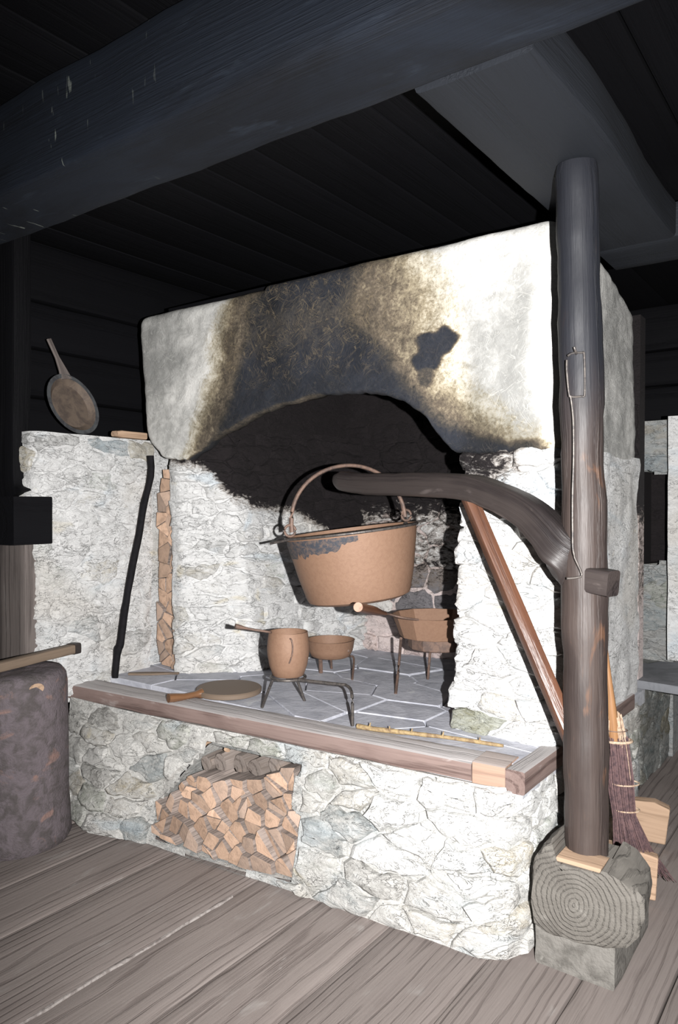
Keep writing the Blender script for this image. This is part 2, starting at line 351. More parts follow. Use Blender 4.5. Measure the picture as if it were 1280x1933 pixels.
def rrect(w, h, r, n=3, sub=0):
    pts = []
    for cx, cy, a0 in ((w / 2 - r, h / 2 - r, 0), (-w / 2 + r, h / 2 - r, 90), (-w / 2 + r, -h / 2 + r, 180), (w / 2 - r, -h / 2 + r, 270)):
        for k in range(n + 1):
            a = R(a0 + 90 * k / n); pts.append((cx + r * math.cos(a), cy + r * math.sin(a)))
    if sub:
        o = []
        for i, p in enumerate(pts):
            q = pts[(i + 1) % len(pts)]; o.append(p)
            if math.hypot(q[0] - p[0], q[1] - p[1]) > 0.05:
                for k in range(1, sub + 1): o.append((p[0] + (q[0] - p[0]) * k / (sub + 1), p[1] + (q[1] - p[1]) * k / (sub + 1)))
        pts = o
    return pts
def circ(r, n=12, ry=None): return [(r * math.cos(6.2832 * k / n), (ry or r) * math.sin(6.2832 * k / n)) for k in range(n)]
def lerp_path(a, b, n): a, b = Vector(a), Vector(b); return [a.lerp(b, i / n) for i in range(n + 1)]
def smooth_path(pts, n=6):
    pts = [Vector(p) for p in pts]; out = []
    for i in range(len(pts) - 1):
        p0, p1, p2, p3 = pts[max(i - 1, 0)], pts[i], pts[i + 1], pts[min(i + 2, len(pts) - 1)]
        for k in range(n):
            t = k / n
            out.append(0.5 * ((2 * p1) + (p2 - p0) * t + (2 * p0 - 5 * p1 + 4 * p2 - p3) * t * t + (3 * p1 - p0 - 3 * p2 + p3) * t ** 3))
    out.append(pts[-1]); return out
def timber(name, a, b, w, h, mat, parent=None, r=0.012, wob=0.004, seg=0.12, up=Vector((0, 0, 1)), loc=None, smooth=40, sub=3, wobs=4.0):
    a, b = Vector(a), Vector(b); n = max(2, int((b - a).length / seg))
    pr = rrect(w, h, r, 2, sub)
    V, Fc, G = loft(lerp_path(a, b, n), lambda i, t: pr, up, wob=wob, wobs=wobs)
    return mesh(name, V, Fc, mat, parent, loc, smooth, gc=G)
def tube(name, pts, r, mat, parent=None, n=10, sm=6, wob=0.0, rf=None, loc=None, closed=False, ry=None, up=Vector((0, 0, 1))):
    P = smooth_path(pts, sm) if sm else [Vector(p) for p in pts]
    V, Fc, G = loft(P, lambda i, t: circ(rf(t) if rf else r, n, ry), up, wob=wob, wobs=12, closed=closed)
    return mesh(name, V, Fc, mat, parent, loc, 60, gc=G)
def lathe(name, prof, c, mat, parent=None, n=48, closed_prof=True, smooth=40, loc=None, ax=(1, 1), mats=None, fmf=None, dent=0.0):
    V, Fc, fm = [], [], []; m = len(prof)
    for k in range(n):
        a = 6.283185 * k / n
        for (r, z) in prof:
            rr = r * (1 + dent * nz((math.cos(a), math.sin(a), z * 4), 1.5, 3))
            V.append(Vector((c[0] + rr * math.cos(a) * ax[0], c[1] + rr * math.sin(a) * ax[1], c[2] + z)))
    for k in range(n):
        k2 = (k + 1) % n
        for i in range(m - 1):
            f = (k * m + i, k2 * m + i, k2 * m + i + 1, k * m + i + 1)
            Fc.append(f); fm.append(fmf(i, k) if fmf else 0)
    return mesh(name, V, Fc, mat, parent, loc, smooth, mats=mats, fm=fm if fmf else None)

# --- Voronoi cells by half-plane clipping
def clip(poly, n, c):          # keep points with n.p <= c
    out = []
    for i in range(len(poly)):
        p, q = poly[i], poly[(i + 1) % len(poly)]
        dp, dq = n[0] * p[0] + n[1] * p[1] - c, n[0] * q[0] + n[1] * q[1] - c
        if dp <= 0: out.append(p)
        if (dp < 0 < dq) or (dq < 0 < dp):
            t = dp / (dp - dq); out.append((p[0] + (q[0] - p[0]) * t, p[1] + (q[1] - p[1]) * t))
    return out
def area(poly): return 0.5 * sum(poly[i][0] * poly[(i + 1) % len(poly)][1] - poly[(i + 1) % len(poly)][0] * poly[i][1] for i in range(len(poly)))
def centroid(poly): return (sum(p[0] for p in poly) / len(poly), sum(p[1] for p in poly) / len(poly))
def cells(u0, u1, v0, v1, cw, ch, jit=0.75, rnd=random):
    S = []
    nv = max(1, round((v1 - v0) / ch))
    for j in range(nv):
        nu = max(1, round((u1 - u0) / (cw * rnd.uniform(0.8, 1.25))))
        for i in range(nu):
            S.append((u0 + (i + 0.5 + rnd.uniform(-jit, jit) * 0.5 + 0.5 * (j % 2) - 0.25) * (u1 - u0) / nu,
                      v0 + (j + 0.5 + rnd.uniform(-jit, jit) * 0.45) * (v1 - v0) / nv))
    k = cw / ch * 0.85
    P = [(x, y * k) for x, y in S]; out = []
    for i, p in enumerate(P):
        poly = [(u0, v0 * k), (u1, v0 * k), (u1, v1 * k), (u0, v1 * k)]
        for j, q in enumerate(P):
            if i == j: continue
            nx, ny = q[0] - p[0], q[1] - p[1]
            if nx * nx + ny * ny > (3.6 * cw) ** 2: continue
            poly = clip(poly, (nx, ny), nx * (p[0] + q[0]) / 2 + ny * (p[1] + q[1]) / 2)
            if len(poly) < 3: break
        if len(poly) >= 3: out.append([(x, y / k) for x, y in poly])
    return out

class Surf:
    """a wall face over a footprint path; batter from base to top"""
    def __init__(s, base, top, z0, z1):
        s.b = [Vector((x, y, z0)) for x, y in base]; s.t = [Vector((x, y, z1)) for x, y in top]
        s.u = [0.0]
        for i in range(1, len(base)): s.u.append(s.u[-1] + 0.5 * ((s.b[i] - s.b[i - 1]).length + (s.t[i] - s.t[i - 1]).length))
        s.W = s.u[-1]; s.H = z1 - z0
    def P(s, u, v):
        u = min(max(u, 0), s.W - 1e-6); i = 0
        while i < len(s.u) - 2 and s.u[i + 1] < u: i += 1
        t = (u - s.u[i]) / (s.u[i + 1] - s.u[i])
        return s.b[i].lerp(s.b[i + 1], t).lerp(s.t[i].lerp(s.t[i + 1], t), v / s.H)
    def N(s, u, v):
        e = 0.03
        a = s.P(min(u + e, s.W), v) - s.P(max(u - e, 0), v); b = s.P(u, min(v + e, s.H)) - s.P(u, max(v - e, 0))
        return a.cross(b).normalized()

def mortar(name, S, mat, parent, soot=lambda p: 0.0, amp=0.014, step=0.035, hole=None, bare=0.25, loc=None, kind=None, back=0.10):
    nu, nv = max(2, int(S.W / step)), max(2, int(S.H / step)); V, C, Fc = [], [], []
    for j in range(nv + 1):
        for i in range(nu + 1):
            u, v = S.W * i / nu, S.H * j / nv
            p, n = S.P(u, v), S.N(u, v)
            d = fbm(p, 6, 4) * amp
            V.append(p + n * (d + 0.001)); C.append((soot(p), bare, 0.55))
    off = len(V); w = nu + 1
    for j in range(nv):
        for i in range(nu):
            if hole and hole(S.W * (i + 0.5) / nu, S.H * (j + 0.5) / nv): continue
            Fc.append((j * w + i, j * w + i + 1, (j + 1) * w + i + 1, (j + 1) * w + i))
    # back sheet at the border only, to give the face a body
    ring = [(i, 0) for i in range(nu + 1)] + [(nu, j) for j in range(1, nv + 1)] + [(i, nv) for i in range(nu - 1, -1, -1)] + [(0, j) for j in range(nv - 1, 0, -1)]
    idx = []
    for (i, j) in ring:
        u, v = S.W * i / nu, S.H * j / nv
        V.append(S.P(u, v) - S.N(u, v) * back); C.append((soot(V[-1]), bare, 0.5)); idx.append(len(V) - 1)
    L = len(ring)
    for k in range(L):
        a, b = ring[k], ring[(k + 1) % L]
        Fc.append((a[1] * w + a[0], idx[k], idx[(k + 1) % L], b[1] * w + b[0]))
    return tag(mesh(name, V, Fc, mat, parent, loc, 50, col=C), kind=kind)

def stones(S, parent, mat, region, cw, ch, proud=0.018, soot=lambda p: 0.0, holes=(), seed=1, matf=None, keep=None, gap=0.006, name='stone', baref=None):
    rnd = random.Random(seed); cnt = 0
    for poly in cells(*region, cw, ch, rnd=rnd):
        c = centroid(poly); ok = True
        for hp in holes:                               # keep clear of openings: clip by the nearest edge of the opening
            best = None
            for i in range(len(hp)):
                p, q = hp[i], hp[(i + 1) % len(hp)]
                ex, ey = q[0] - p[0], q[1] - p[1]; l = math.hypot(ex, ey)
                nx, ny = ey / l, -ex / l               # outward for ccw
                dist = nx * (c[0] - p[0]) + ny * (c[1] - p[1])
                if best is None or dist > best[0]: best = (dist, nx, ny, p)
            if best[0] < -0.01: ok = False; break
            _, nx, ny, p = best
            poly = clip(poly, (-nx, -ny), -(nx * p[0] + ny * p[1]) - 0.004)
            if len(poly) < 3: ok = False; break
        if not ok or abs(area(poly)) < 0.0012: continue
        if keep and not keep(*centroid(poly)): continue
        c = centroid(poly)
        pts = []
        for i in range(len(poly)):                     # resample and roughen the outline
            p, q = poly[i], poly[(i + 1) % len(poly)]; l = math.hypot(q[0] - p[0], q[1] - p[1])
            m = max(1, int(l / 0.022))
            for k in range(m):
                pts.append((p[0] + (q[0] - p[0]) * k / m, p[1] + (q[1] - p[1]) * k / m))
        m = len(pts); V, C, Fc = [], [], []
        pr = proud * rnd.uniform(0.35, 1.35); tu, tv = rnd.uniform(-0.07, 0.07), rnd.uniform(-0.10, 0.06)
        sd = rnd.uniform(0, 99); bare = rnd.random() ** 1.6 if baref is None else baref(c, rnd)
        size = math.sqrt(abs(area(poly)))
        cc = (rnd.random(),)
        for ring, (sc_, h) in enumerate(((1.0, -0.012), (0.96, pr * 0.35), (0.86, pr * 0.85), (0.62, pr), (0.30, pr * 1.05))):
            for (x, y) in pts:
                dx, dy = x - c[0], y - c[1]; l = math.hypot(dx, dy) or 1
                k = sc_ * (1 - gap / l)
                jx = 0.022 * noise.noise(Vector((x * 16 + sd, y * 16, 0))); jy = 0.018 * noise.noise(Vector((x * 16, y * 24 + sd, 5))); jy += 0.006 * noise.noise(Vector((x * 60, y * 60 + sd, 5)))
                uu, vv = c[0] + dx * k + jx, c[1] + dy * k + jy
                hh = h
                if ring: hh += (uu - c[0]) * tu + (vv - c[1]) * tv + 0.011 * noise.noise(Vector((uu * 13 + sd, vv * 24, ring * 0.35)))
                p = S.P(uu, min(max(vv, 0), S.H)) + S.N(uu, vv) * hh
                V.append(p); C.append((soot(p), bare, cc[0]))
        p = S.P(c[0], c[1]) + S.N(c[0], c[1]) * (pr * 1.1 + 0.006 * noise.noise(Vector((c[0] * 9, c[1] * 9, sd))))
        V.append(p); C.append((soot(p), bare, cc[0])); ci = len(V) - 1
        for r_ in range(4):
            for k in range(m):
                k2 = (k + 1) % m
                Fc.append((r_ * m + k, r_ * m + k2, (r_ + 1) * m + k2, (r_ + 1) * m + k))
        for k in range(m): Fc.append((4 * m + k, 4 * m + (k + 1) % m, ci))
        mesh(name, V, Fc, matf(c, rnd) if matf and matf(c, rnd) else mat, parent, smooth=38, col=C); cnt += 1
    return cnt

def sm(x, a, b):
    t = min(max((x - a) / (b - a), 0), 1); return t * t * (3 - 2 * t)
def interp(x, tab):
    if x <= tab[0][0]: return tab[0][1]
    for (a, fa), (b, fb) in zip(tab, tab[1:]):
        if x <= b: return fa + (fb - fa) * (x - a) / (b - a)
    return tab[-1][1]

# ================================================================== SETTING
# floor: a sub floor with boards laid along +Y
fl = mesh('floor', [(-4.6, -1.2, -0.045), (1.9, -1.2, -0.045), (1.9, 6.2, -0.045), (-4.6, 6.2, -0.045), (-4.6, -1.2, -0.09), (1.9, -1.2, -0.09), (1.9, 6.2, -0.09), (-4.6, 6.2, -0.09)],
          [(0, 1, 2, 3), (7, 6, 5, 4), (0, 4, 5, 1), (1, 5, 6, 2), (2, 6, 7, 3), (3, 7, 4, 0)], M['black'], gc=[(0, 0, 0)] * 8)
tag(fl, kind='structure')
joints = [-4.5, -4.15, -3.85, -3.5, -3.18, -2.87, -2.54, -2.07, -1.76, -1.45, -1.07, -0.777, -0.53, -0.22, 0.1, 0.4, 0.72, 1.05, 1.4, 1.8]
for a, b in zip(joints, joints[1:]):
    rz = random.uniform(-0.003, 0.003)
    g = 0.0035 if a not in (-2.07,) else 0.006
    timber('plank', ((a + b) / 2, -1.1, -0.02 + rz), ((a + b) / 2, 6.1, -0.02 + rz), b - a - 2 * g, 0.04, M['floor'], fl, r=0.006, wob=0.0022, seg=0.25, sub=4)
# pale sand packed in the wide joint between two boards
V, Fc = [], []
nj = 60
for k in range(nj + 1):
    y_ = 0.9 + 1.22 * k / nj; w_ = max(0.0015, 0.007 + 0.013 * noise.noise(Vector((y_ * 11, 2, 0)))); c_ = -2.066 + 0.006 * noise.noise(Vector((y_ * 5, 7, 0)))
    V += [(c_ - w_, y_, -0.006), (c_ - w_ * 0.5, y_, 0.0035), (c_ + w_ * 0.5, y_, 0.0035), (c_ + w_, y_, -0.006)]
for k in range(nj):
    for q in range(3): Fc.append((k * 4 + q, k * 4 + q + 1, k * 4 + q + 5, k * 4 + q + 4))
tag(mesh('joint_sand', V, Fc, m_simple('pale sand', (0.33, 0.30, 0.285), (0.19, 0.165, 0.155), 40, 0.95), fl, smooth=60), kind='stuff')
# ceiling boards
ce = mesh('ceiling', [(-4.6, -1.2, 3.12), (1.9, -1.2, 3.12), (1.9, 6.2, 3.12), (-4.6, 6.2, 3.12), (-4.6, -1.2, 3.16), (1.9, -1.2, 3.16), (1.9, 6.2, 3.16), (-4.6, 6.2, 3.16)],
          [(3, 2, 1, 0), (4, 5, 6, 7), (0, 1, 5, 4), (1, 2, 6, 5), (2, 3, 7, 6), (3, 0, 4, 7)], M['black'], gc=[(0, 0, 0)] * 8)
tag(ce, kind='structure')
x = -4.5
while x < 1.8:
    w = random.uniform(0.24, 0.34)
    timber('plank', (x + w / 2, -1.1, 3.09 + random.uniform(-.004, .004)), (x + w / 2, 6.1, 3.09), w - 0.008, 0.035, M['black'], ce, r=0.006, wob=0.002, seg=0.6, sub=1)
    x += w
# log walls
def log_wall(name, p0, p1, zs, mat, nrm):
    c = mesh(name, [(p0[0], p0[1], zs[0]), (p1[0], p1[1], zs[0]), (p1[0], p1[1], zs[-1]), (p0[0], p0[1], zs[-1])] +
             [(p0[0] - nrm[0] * .05, p0[1] - nrm[1] * .05, zs[0]), (p1[0] - nrm[0] * .05, p1[1] - nrm[1] * .05, zs[0]), (p1[0] - nrm[0] * .05, p1[1] - nrm[1] * .05, zs[-1]), (p0[0] - nrm[0] * .05, p0[1] - nrm[1] * .05, zs[-1])],
             [(0, 1, 2, 3), (7, 6, 5, 4), (0, 4, 5, 1), (1, 5, 6, 2), (2, 6, 7, 3), (3, 7, 4, 0)], mat, gc=[(0, 0, 0)] * 8)
    tag(c, kind='structure')
    for a, b in zip(zs, zs[1:]):
        q0 = (p0[0] + nrm[0] * .05, p0[1] + nrm[1] * .05, (a + b) / 2); q1 = (p1[0] + nrm[0] * .05, p1[1] + nrm[1] * .05, (a + b) / 2)
        timber('log', q0, q1, 0.10, b - a - 0.006, mat, c, r=0.025, wob=0.005, seg=0.3, sub=2)
zs = [0.0, 0.27, 0.54, 0.81, 1.08, 1.35, 1.63, 1.90, 2.17, 2.45, 2.72, 3.06]
log_wall('wall_left', (-4.0, -1.1), (-4.0, 6.0), zs, M['black'], (1, 0))
log_wall('wall_back', (-3.9, 6.05), (1.7, 6.05), zs, M['black'], (0, -1))
log_wall('wall_right', (1.8, 6.0), (1.8, -1.1), zs, M['black'], (-1, 0))

# ================================================================== FIREPLACE
FP = thing('masonry_fireplace', 'big whitewashed rubble fireplace with raised hearth, arched opening and smoke-stained plaster hood', 'fireplace', (-2.2, 3.2, 0))
# ---- raised hearth
hb = Surf([(-3.46, 2.24), (-3.02, 2.13), (-2.7, 2.225), (-1.85, 2.29), (-1.10, 2.325), (-1.015, 2.36), (-0.985, 2.45), (-0.99, 3.2), (-0.995, 4.0)],
          [(-3.46, 2.34), (-3.02, 2.345), (-2.7, 2.37), (-1.85, 2.43), (-1.16, 2.475), (-1.08, 2.50), (-1.045, 2.60), (-1.0, 3.2), (-1.0, 4.0)], 0.0, 0.535)
def u_of_x(S, x):            # footprint parameter of the front at world x (along the base)
    for i in range(len(S.b) - 1):
        xa, xb = (S.b[i].x + S.t[i].x) / 2, (S.b[i + 1].x + S.t[i + 1].x) / 2
        if xa <= x <= xb: return S.u[i] + (x - xa) / (xb - xa) * (S.u[i + 1] - S.u[i])
niche_xz = [(-2.70, 0.05), (-2.46, 0.012), (-2.16, 0.012), (-1.90, 0.04), (-1.90, 0.275), (-1.955, 0.30), (-1.965, 0.40), (-1.925, 0.47), (-2.45, 0.472), (-2.61, 0.27), (-2.70, 0.17)]
niche = [(u_of_x(hb, x), z) for x, z in niche_xz]
def inside(pt, poly):
    r = False
    for i in range(len(poly)):
        (x1, y1), (x2, y2) = poly[i], poly[i - 1]
        if (y1 > pt[1]) != (y2 > pt[1]) and pt[0] < (x2 - x1) * (pt[1] - y1) / (y2 - y1) + x1: r = not r
    return r
base = mortar('hearth_base', hb, M['rubble_low'], FP, step=0.028, hole=lambda u, v: inside((u, v), niche), bare=0.15, back=0.2)
def front_mat(c, rnd): return M['rubble_mid'] if c[0] > 1.9 and c[1] > 0.18 else None
def front_bare(c, rnd): return rnd.random() ** 1.6 * (1.0 if c[0] < 1.0 else 0.7)
hole1 = [niche[i] for i in (0, 1, 2, 3, 4, 7, 8, 10)]
stones(hb, base, M['rubble_low'], (0.02, u_of_x(hb, -1.02) + 0.30, 0.0, 0.53), 0.22, 0.088, 0.026, holes=[hole1], seed=11, matf=front_mat, baref=front_bare)
stones(hb, base, M['rubble_low'], (u_of_x(hb, -1.02) + 0.31, hb.W, 0.0, 0.53), 0.26, 0.11, 0.02, seed=12)
# niche lining: walls running back from the outline
V, Fc, C = [], [], []
for d in (0, 1, 2, 3):
    for (u, v) in niche:
        p = hb.P(u, v); k = 1 + 0.02 * d
        V.append(Vector((p.x, p.y + (-0.0, 0.12, 0.35, 0.7)[d] + (0.0 if d else -0.004), p.z)) + Vector((0.006 * nz(p, 20, d), 0, 0.006 * nz(p, 20, d + 3))))
        C.append((0.0, 0.5, 0.5))
m = len(niche)
for d in range(3):
    for k in range(m): Fc.append((d * m + k, (d + 1) * m + k, (d + 1) * m + (k + 1) % m, d * m + (k + 1) % m))
Fc.append(tuple(3 * m + k for k in range(m)))
mesh('niche_lining', V, Fc, M['rubble_low'], FP, smooth=30, col=C)
# hearth top: mortar bed with flagstones
V = [(-3.55, 2.44, 0.572), (-1.02, 2.52, 0.572), (-1.0, 4.15, 0.572), (-3.55, 4.15, 0.572), (-3.55, 2.44, 0.50), (-1.02, 2.52, 0.50), (-1.0, 4.15, 0.50), (-3.55, 4.15, 0.50)]
bed = mesh('hearth_bed', V, [(0, 1, 2, 3), (7, 6, 5, 4), (0, 4, 5, 1), (1, 5, 6, 2), (2, 6, 7, 3), (3, 7, 4, 0)], M['mortar'], FP)
rf = random.Random(5)
for poly in cells(-3.52, -1.06, 2.575, 4.13, 0.40, 0.24, 0.9, rf):
    c = centroid(poly); V, Fc = [], []; m = len(poly); dz = rf.uniform(-0.003, 0.004)
    for (s_, z) in ((1.0, 0.571), (1.0, 0.594 + dz), (0.975, 0.600 + dz)):
        for (x_, y_) in poly:
            dx, dy = x_ - c[0], y_ - c[1]; l = math.hypot(dx, dy)
            V.append((c[0] + dx * s_ * (1 - 0.0045 / l), c[1] + dy * s_ * (1 - 0.0045 / l), z))
    for r_ in range(2):
        for k in range(m): Fc.append((r_ * m + k, r_ * m + (k + 1) % m, (r_ + 1) * m + (k + 1) % m, (r_ + 1) * m + k))
    Fc.append(tuple(2 * m + k for k in range(m)))
    mesh('paving_slab', V, Fc, M['flag'], bed)
# timber edging
tag(timber('edge_timber', (-3.55, 2.415, 0.562), (-1.215, 2.575, 0.562), 0.165, 0.078, M['edge'], FP, r=0.02, wob=0.006, seg=0.06, wobs=7))
tag(timber('edge_block', (-1.21, 2.57, 0.566), (-1.085, 2.578, 0.566), 0.15, 0.08, M['endpiece'], FP, r=0.006, wob=0.001), 'short pale replacement block at the right end of the hearth edge')
timber('side_timber', (-1.045, 2.505, 0.562), (-1.025, 3.9, 0.562), 0.075, 0.08, M['edge'], FP, r=0.008, wob=0.003)

# ---- soot on masonry (a stain with its own outline: black above, clean below)
def soot_fire(p):
    # left jamb, back wall, right pier
    if p.y > 4.0 or p.x < -2.6:
        lim = interp(p.x + 0.0 * p.y, [(-3.3, 1.80), (-3.05, 1.74), (-2.97, 1.62), (-2.88, 1.52), (-2.8, 1.50)])
        if p.y > 3.15: lim = interp(p.y, [(3.15, 1.52), (3.5, 1.50), (3.9, 1.34), (4.1, 1.28)])
        return sm(p.z, lim - 0.06, lim + 0.13)
    return sm(p.z, 1.67, 1.80) * 0.6
# ---- left jamb
lj = Surf([(-3.23, 2.86), (-3.16, 2.86), (-2.88, 3.18), (-2.87, 3.72), (-2.74, 4.13)],
          [(-3.30, 2.88), (-3.20, 2.86), (-2.95, 2.98), (-2.90, 3.72), (-2.80, 4.13)], 0.59, 2.0)
jl = mortar('left_jamb', lj, M['rubble'], FP, soot_fire, step=0.03, bare=0.1, back=0.14)
stones(lj, jl, M['rubble'], (0.0, lj.W, 0.0, 1.38), 0.19, 0.075, 0.016, soot_fire, seed=21, baref=lambda c, r: r.random() ** 2.2)
# ---- firebox back
bk = Surf([(-2.98, 4.09), (-1.02, 4.09)], [(-2.98, 4.12), (-1.02, 4.12)], 0.59, 2.56)
def soot_back(p): return max(sm(p.z, 1.20, 1.80), 0.36 * sm(p.z, 0.95, 1.1))
def back_mat(c, rnd):
    if c[1] < 0.20: return M['pink_stone']
    if c[0] > 0.35 and c[1] < 0.62: return M['dark_stone']
    return None
for nm, S_ in (('flue_side', Surf([(-3.02, 2.99), (-2.93, 4.13)], [(-3.02, 2.99), (-2.93, 4.13)], 1.93, 2.58)), ('flue_side', Surf([(-1.40, 4.1), (-1.40, 2.98)], [(-1.40, 4.1), (-1.40, 2.98)], 1.76, 2.58))):
    mortar(nm, S_, M['rubble'], FP, lambda p: 1.0, step=0.06, back=0.06)
jb = mortar('firebox_back', bk, M['pink_stone'], FP, soot_back, step=0.04, back=0.1)
stones(bk, jb, M['rubble'], (0.0, bk.W, 0.0, 1.5), 0.24, 0.14, 0.02, soot_back, seed=31, matf=back_mat)
# ---- right pier
def soot_pier(p): return sm(p.z, 1.50, 1.76) * 0.62 * (1 - sm(p.x, -1.30, -1.02)) * (1 - 0.4 * sm(p.y, 2.9, 3.0))
rp = Surf([(-1.46, 4.1), (-1.49, 2.92), (-1.46, 2.84), (-1.10, 2.83), (-1.03, 2.86), (-1.0, 2.93), (-1.0, 4.0)],
          [(-1.40, 4.1), (-1.42, 2.92), (-1.40, 2.84), (-1.10, 2.82), (-1.03, 2.85), (-0.995, 2.93), (-1.0, 4.0)], 0.59, 1.79)
pr_ = mortar('right_pier', rp, M['rubble'], FP, soot_pier, step=0.03, bare=0.1, back=0.12)
def pier_bare(c, r): return r.random() ** 2.4 * 0.8
stones(rp, pr_, M['rubble'], (0.02, 1.76, 0.0, 1.19), 0.24, 0.095, 0.024, soot_pier, seed=41, baref=pier_bare,
       matf=lambda c, r: M['moss_stone'] if c[1] < 0.13 and 1.2 < c[0] < 1.52 else None)
# ---- hood: profile swept along its footprint
zb_tab = [(-3.6, 1.84), (-3.3, 1.80), (-3.12, 1.80), (-2.98, 1.845), (-2.90, 1.90), (-2.75, 1.955), (-2.5, 2.03), (-2.25, 2.07), (-2.03, 2.075), (-1.85, 2.06), (-1.70, 2.01), (-1.58, 1.93), (-1.50, 1.83), (-1.45, 1.775), (-1.35, 1.765), (-0.9, 1.765)]
def soot_hood(p):
    x_, z_ = p.x, p.z
    w_ = 0.05 * noise.noise(Vector((x_ * 3, z_ * 3, 1))) + 0.03 * noise.noise(Vector((x_ * 9, z_ * 9, 4)))
    L = interp(z_, [(1.75, -3.06), (1.9, -2.98), (2.2, -2.86), (2.45, -2.80), (2.7, -2.66)]) + w_
    R1 = interp(z_, [(1.77, -0.98), (1.80, -1.10), (1.86, -1.28), (1.95, -1.45), (2.05, -1.52), (2.2, -1.62), (2.35, -1.76), (2.5, -1.82), (2.7, -1.80)]) + w_
    R2 = interp(z_, [(1.77, -0.92), (1.80, -1.0), (1.90, -1.18), (2.05, -1.38), (2.2, -1.46), (2.35, -1.45), (2.5, -1.50), (2.7, -1.62)]) + w_
    core = sm(x_, L - 0.02, L + 0.26) * (1 - sm(x_, R1 - 0.26, R1 + 0.12))
    halo = sm(x_, L - 0.16, L + 0.10) * (1 - sm(x_, R2 - 0.34, R2 + 0.16))
    top = 1 - 0.24 * sm(z_, 2.22, 2.40) * (1 - 0.8 * sm(z_, 2.46, 2.60))
    s = max(core * top * 1.04, 0.53 * halo)
    if x_ > -1.6 and z_ < 1.83: s = max(s, 0.75 * (1 - sm(z_, 1.79, 1.84)) * (1 - sm(x_, -1.12, -0.98)))
    q = noise.noise(Vector((x_ * 14, z_ * 14, 7))) * 0.55
    bl = math.hypot((x_ + 1.545 - (z_ - 2.22) * 0.3) / 0.095, (z_ - 2.225) / 0.095) + q
    s = max(s, 0.97 * (1 - sm(bl, 0.75, 1.15)))
    bl = math.hypot((x_ + 1.575) / 0.045, (z_ - 2.10) / 0.06) + q
    s = max(s, 0.7 * (1 - sm(bl, 0.6, 1.3)))
    return min(1.0, s)
hp = []                                    # footprint, densely sampled
def seg(a, b, n, last=False):
    for k in range(n + (1 if last else 0)): hp.append((a[0] + (b[0] - a[0]) * k / n, a[1] + (b[1] - a[1]) * k / n))
rc = 0.06
seg((-3.48, 4.0), (-3.48, 2.8 + 0.05), 22)
for k in range(6): a = R(180 + 15 * k); hp.append((-3.43 + 0.05 * math.cos(a), 2.85 + 0.05 * math.sin(a)))
seg((-3.43, 2.80), (-1.0 - rc, 2.80), 190)
for k in range(7): a = R(270 + 15 * k); hp.append((-1.0 - rc + rc * math.cos(a), 2.80 + rc + rc * math.sin(a)))
seg((-1.0, 2.80 + rc + 0.02), (-1.0, 3.9), 50)
for k in range(1, 7): a = R(0 + 15 * k); hp.append((-1.1 + 0.1 * math.cos(a), 3.9 + 0.1 * math.sin(a)))
V, C, Fc = [], [], []
nv = 78
cols = len(hp)
thick = 0.14
for i, (hx_, hy_) in enumerate(hp):
    a, b = hp[max(i - 1, 0)], hp[min(i + 1, cols - 1)]
    d = Vector((b[0] - a[0], b[1] - a[1], 0)).normalized(); n = Vector((d.y, -d.x, 0))
    side = hy_ > 2.86
    zb = interp(hx_, zb_tab) if not (side and hx_ > -1.2) else 1.765
    zt = 2.665 - (0.02 if hx_ < -2.5 else 0) + 0.006 * nz((hx_, hy_, 0), 5)
    if side and hx_ > -1.2: zt -= 0.13 * sm(hy_, 3.3, 4.0)
    shear = lambda z: (1 - sm(hx_, -3.48, -3.0)) * (0.18 * (1 - sm(z, 1.78, 2.05)) ** 2 + 0.05 * (1 - sm(z, 1.9, 2.6)))
    prof = [(-thick, zb + 0.9 * (zt - zb)), (-thick, zb + 0.3), (-thick, zb + 0.06), (-thick * 0.7, zb + 0.012), (-thick * 0.3, zb), (-0.012, zb + 0.002)]
    for j in range(nv): prof.append((0.0, zb + 0.014 + (zt - 0.05 - zb - 0.014) * j / (nv - 1)))
    for k in range(1, 7):
        t = R(15 * k); prof.append((-0.05 + 0.05 * math.cos(t), zt - 0.05 + 0.05 * math.sin(t)))
    prof += [(-thick, zt + 0.002), (-0.34, zt + 0.002)]
    for (o_, z) in prof:
        p = Vector((hx_ + shear(z), hy_, z)) + n * o_
        if o_ > -0.1: p += n * (0.010 * fbm(p, 2.5, 3) + 0.0035 * fbm(p, 14, 3)) 
        if z < zb + 0.03: p.z += 0.012 * nz(p, 9, 2) + 0.006 * nz(p, 30, 4)
        inner = o_ < -0.03 and z < zt - 0.06
        s = 1.1 if inner and o_ <= -thick * 0.9 else soot_hood(p) if not (side) else 0.0
        if inner: s = max(s, 0.9)
        if -2.9 < p.x < -1.7 and o_ in (-thick * 0.3, -thick * 0.7, -0.012): s = 0.62 if p.x < -2.15 else 0.9
        gr = 0.22 + 0.3 * fbm(p, 2.2, 3)
        if not side:
            gr += 0.22 * (1 - sm(p.x, -3.4, -2.95)) * (0.7 + 0.3 * sm(p.z, 1.9, 2.6)) - 0.40 * sm(p.x, -1.95, -1.55) * (1 - 0.5 * sm(p.z, 2.45, 2.6)) + 0.65 * sm(p.x, -1.50, -1.32) * (1 - sm(p.z, 2.35, 2.6)) * (1 - sm(p.x, -1.15, -1.02))
        else: gr += 0.12
        sr = sm(p.z, 2.1, 2.3) * (1 - sm(abs(p.x + 2.3), 0.35, 0.8))
        V.append(p); C.append((s, max(0.0, min(gr, 1.2)), sr))
    if i == 0: m = len(prof)
for i in range(cols - 1):
    for j in range(m - 1): Fc.append((i * m + j, (i + 1) * m + j, (i + 1) * m + j + 1, i * m + j + 1))
mesh('hood', V, Fc, M['plaster'], FP, smooth=60, col=C)
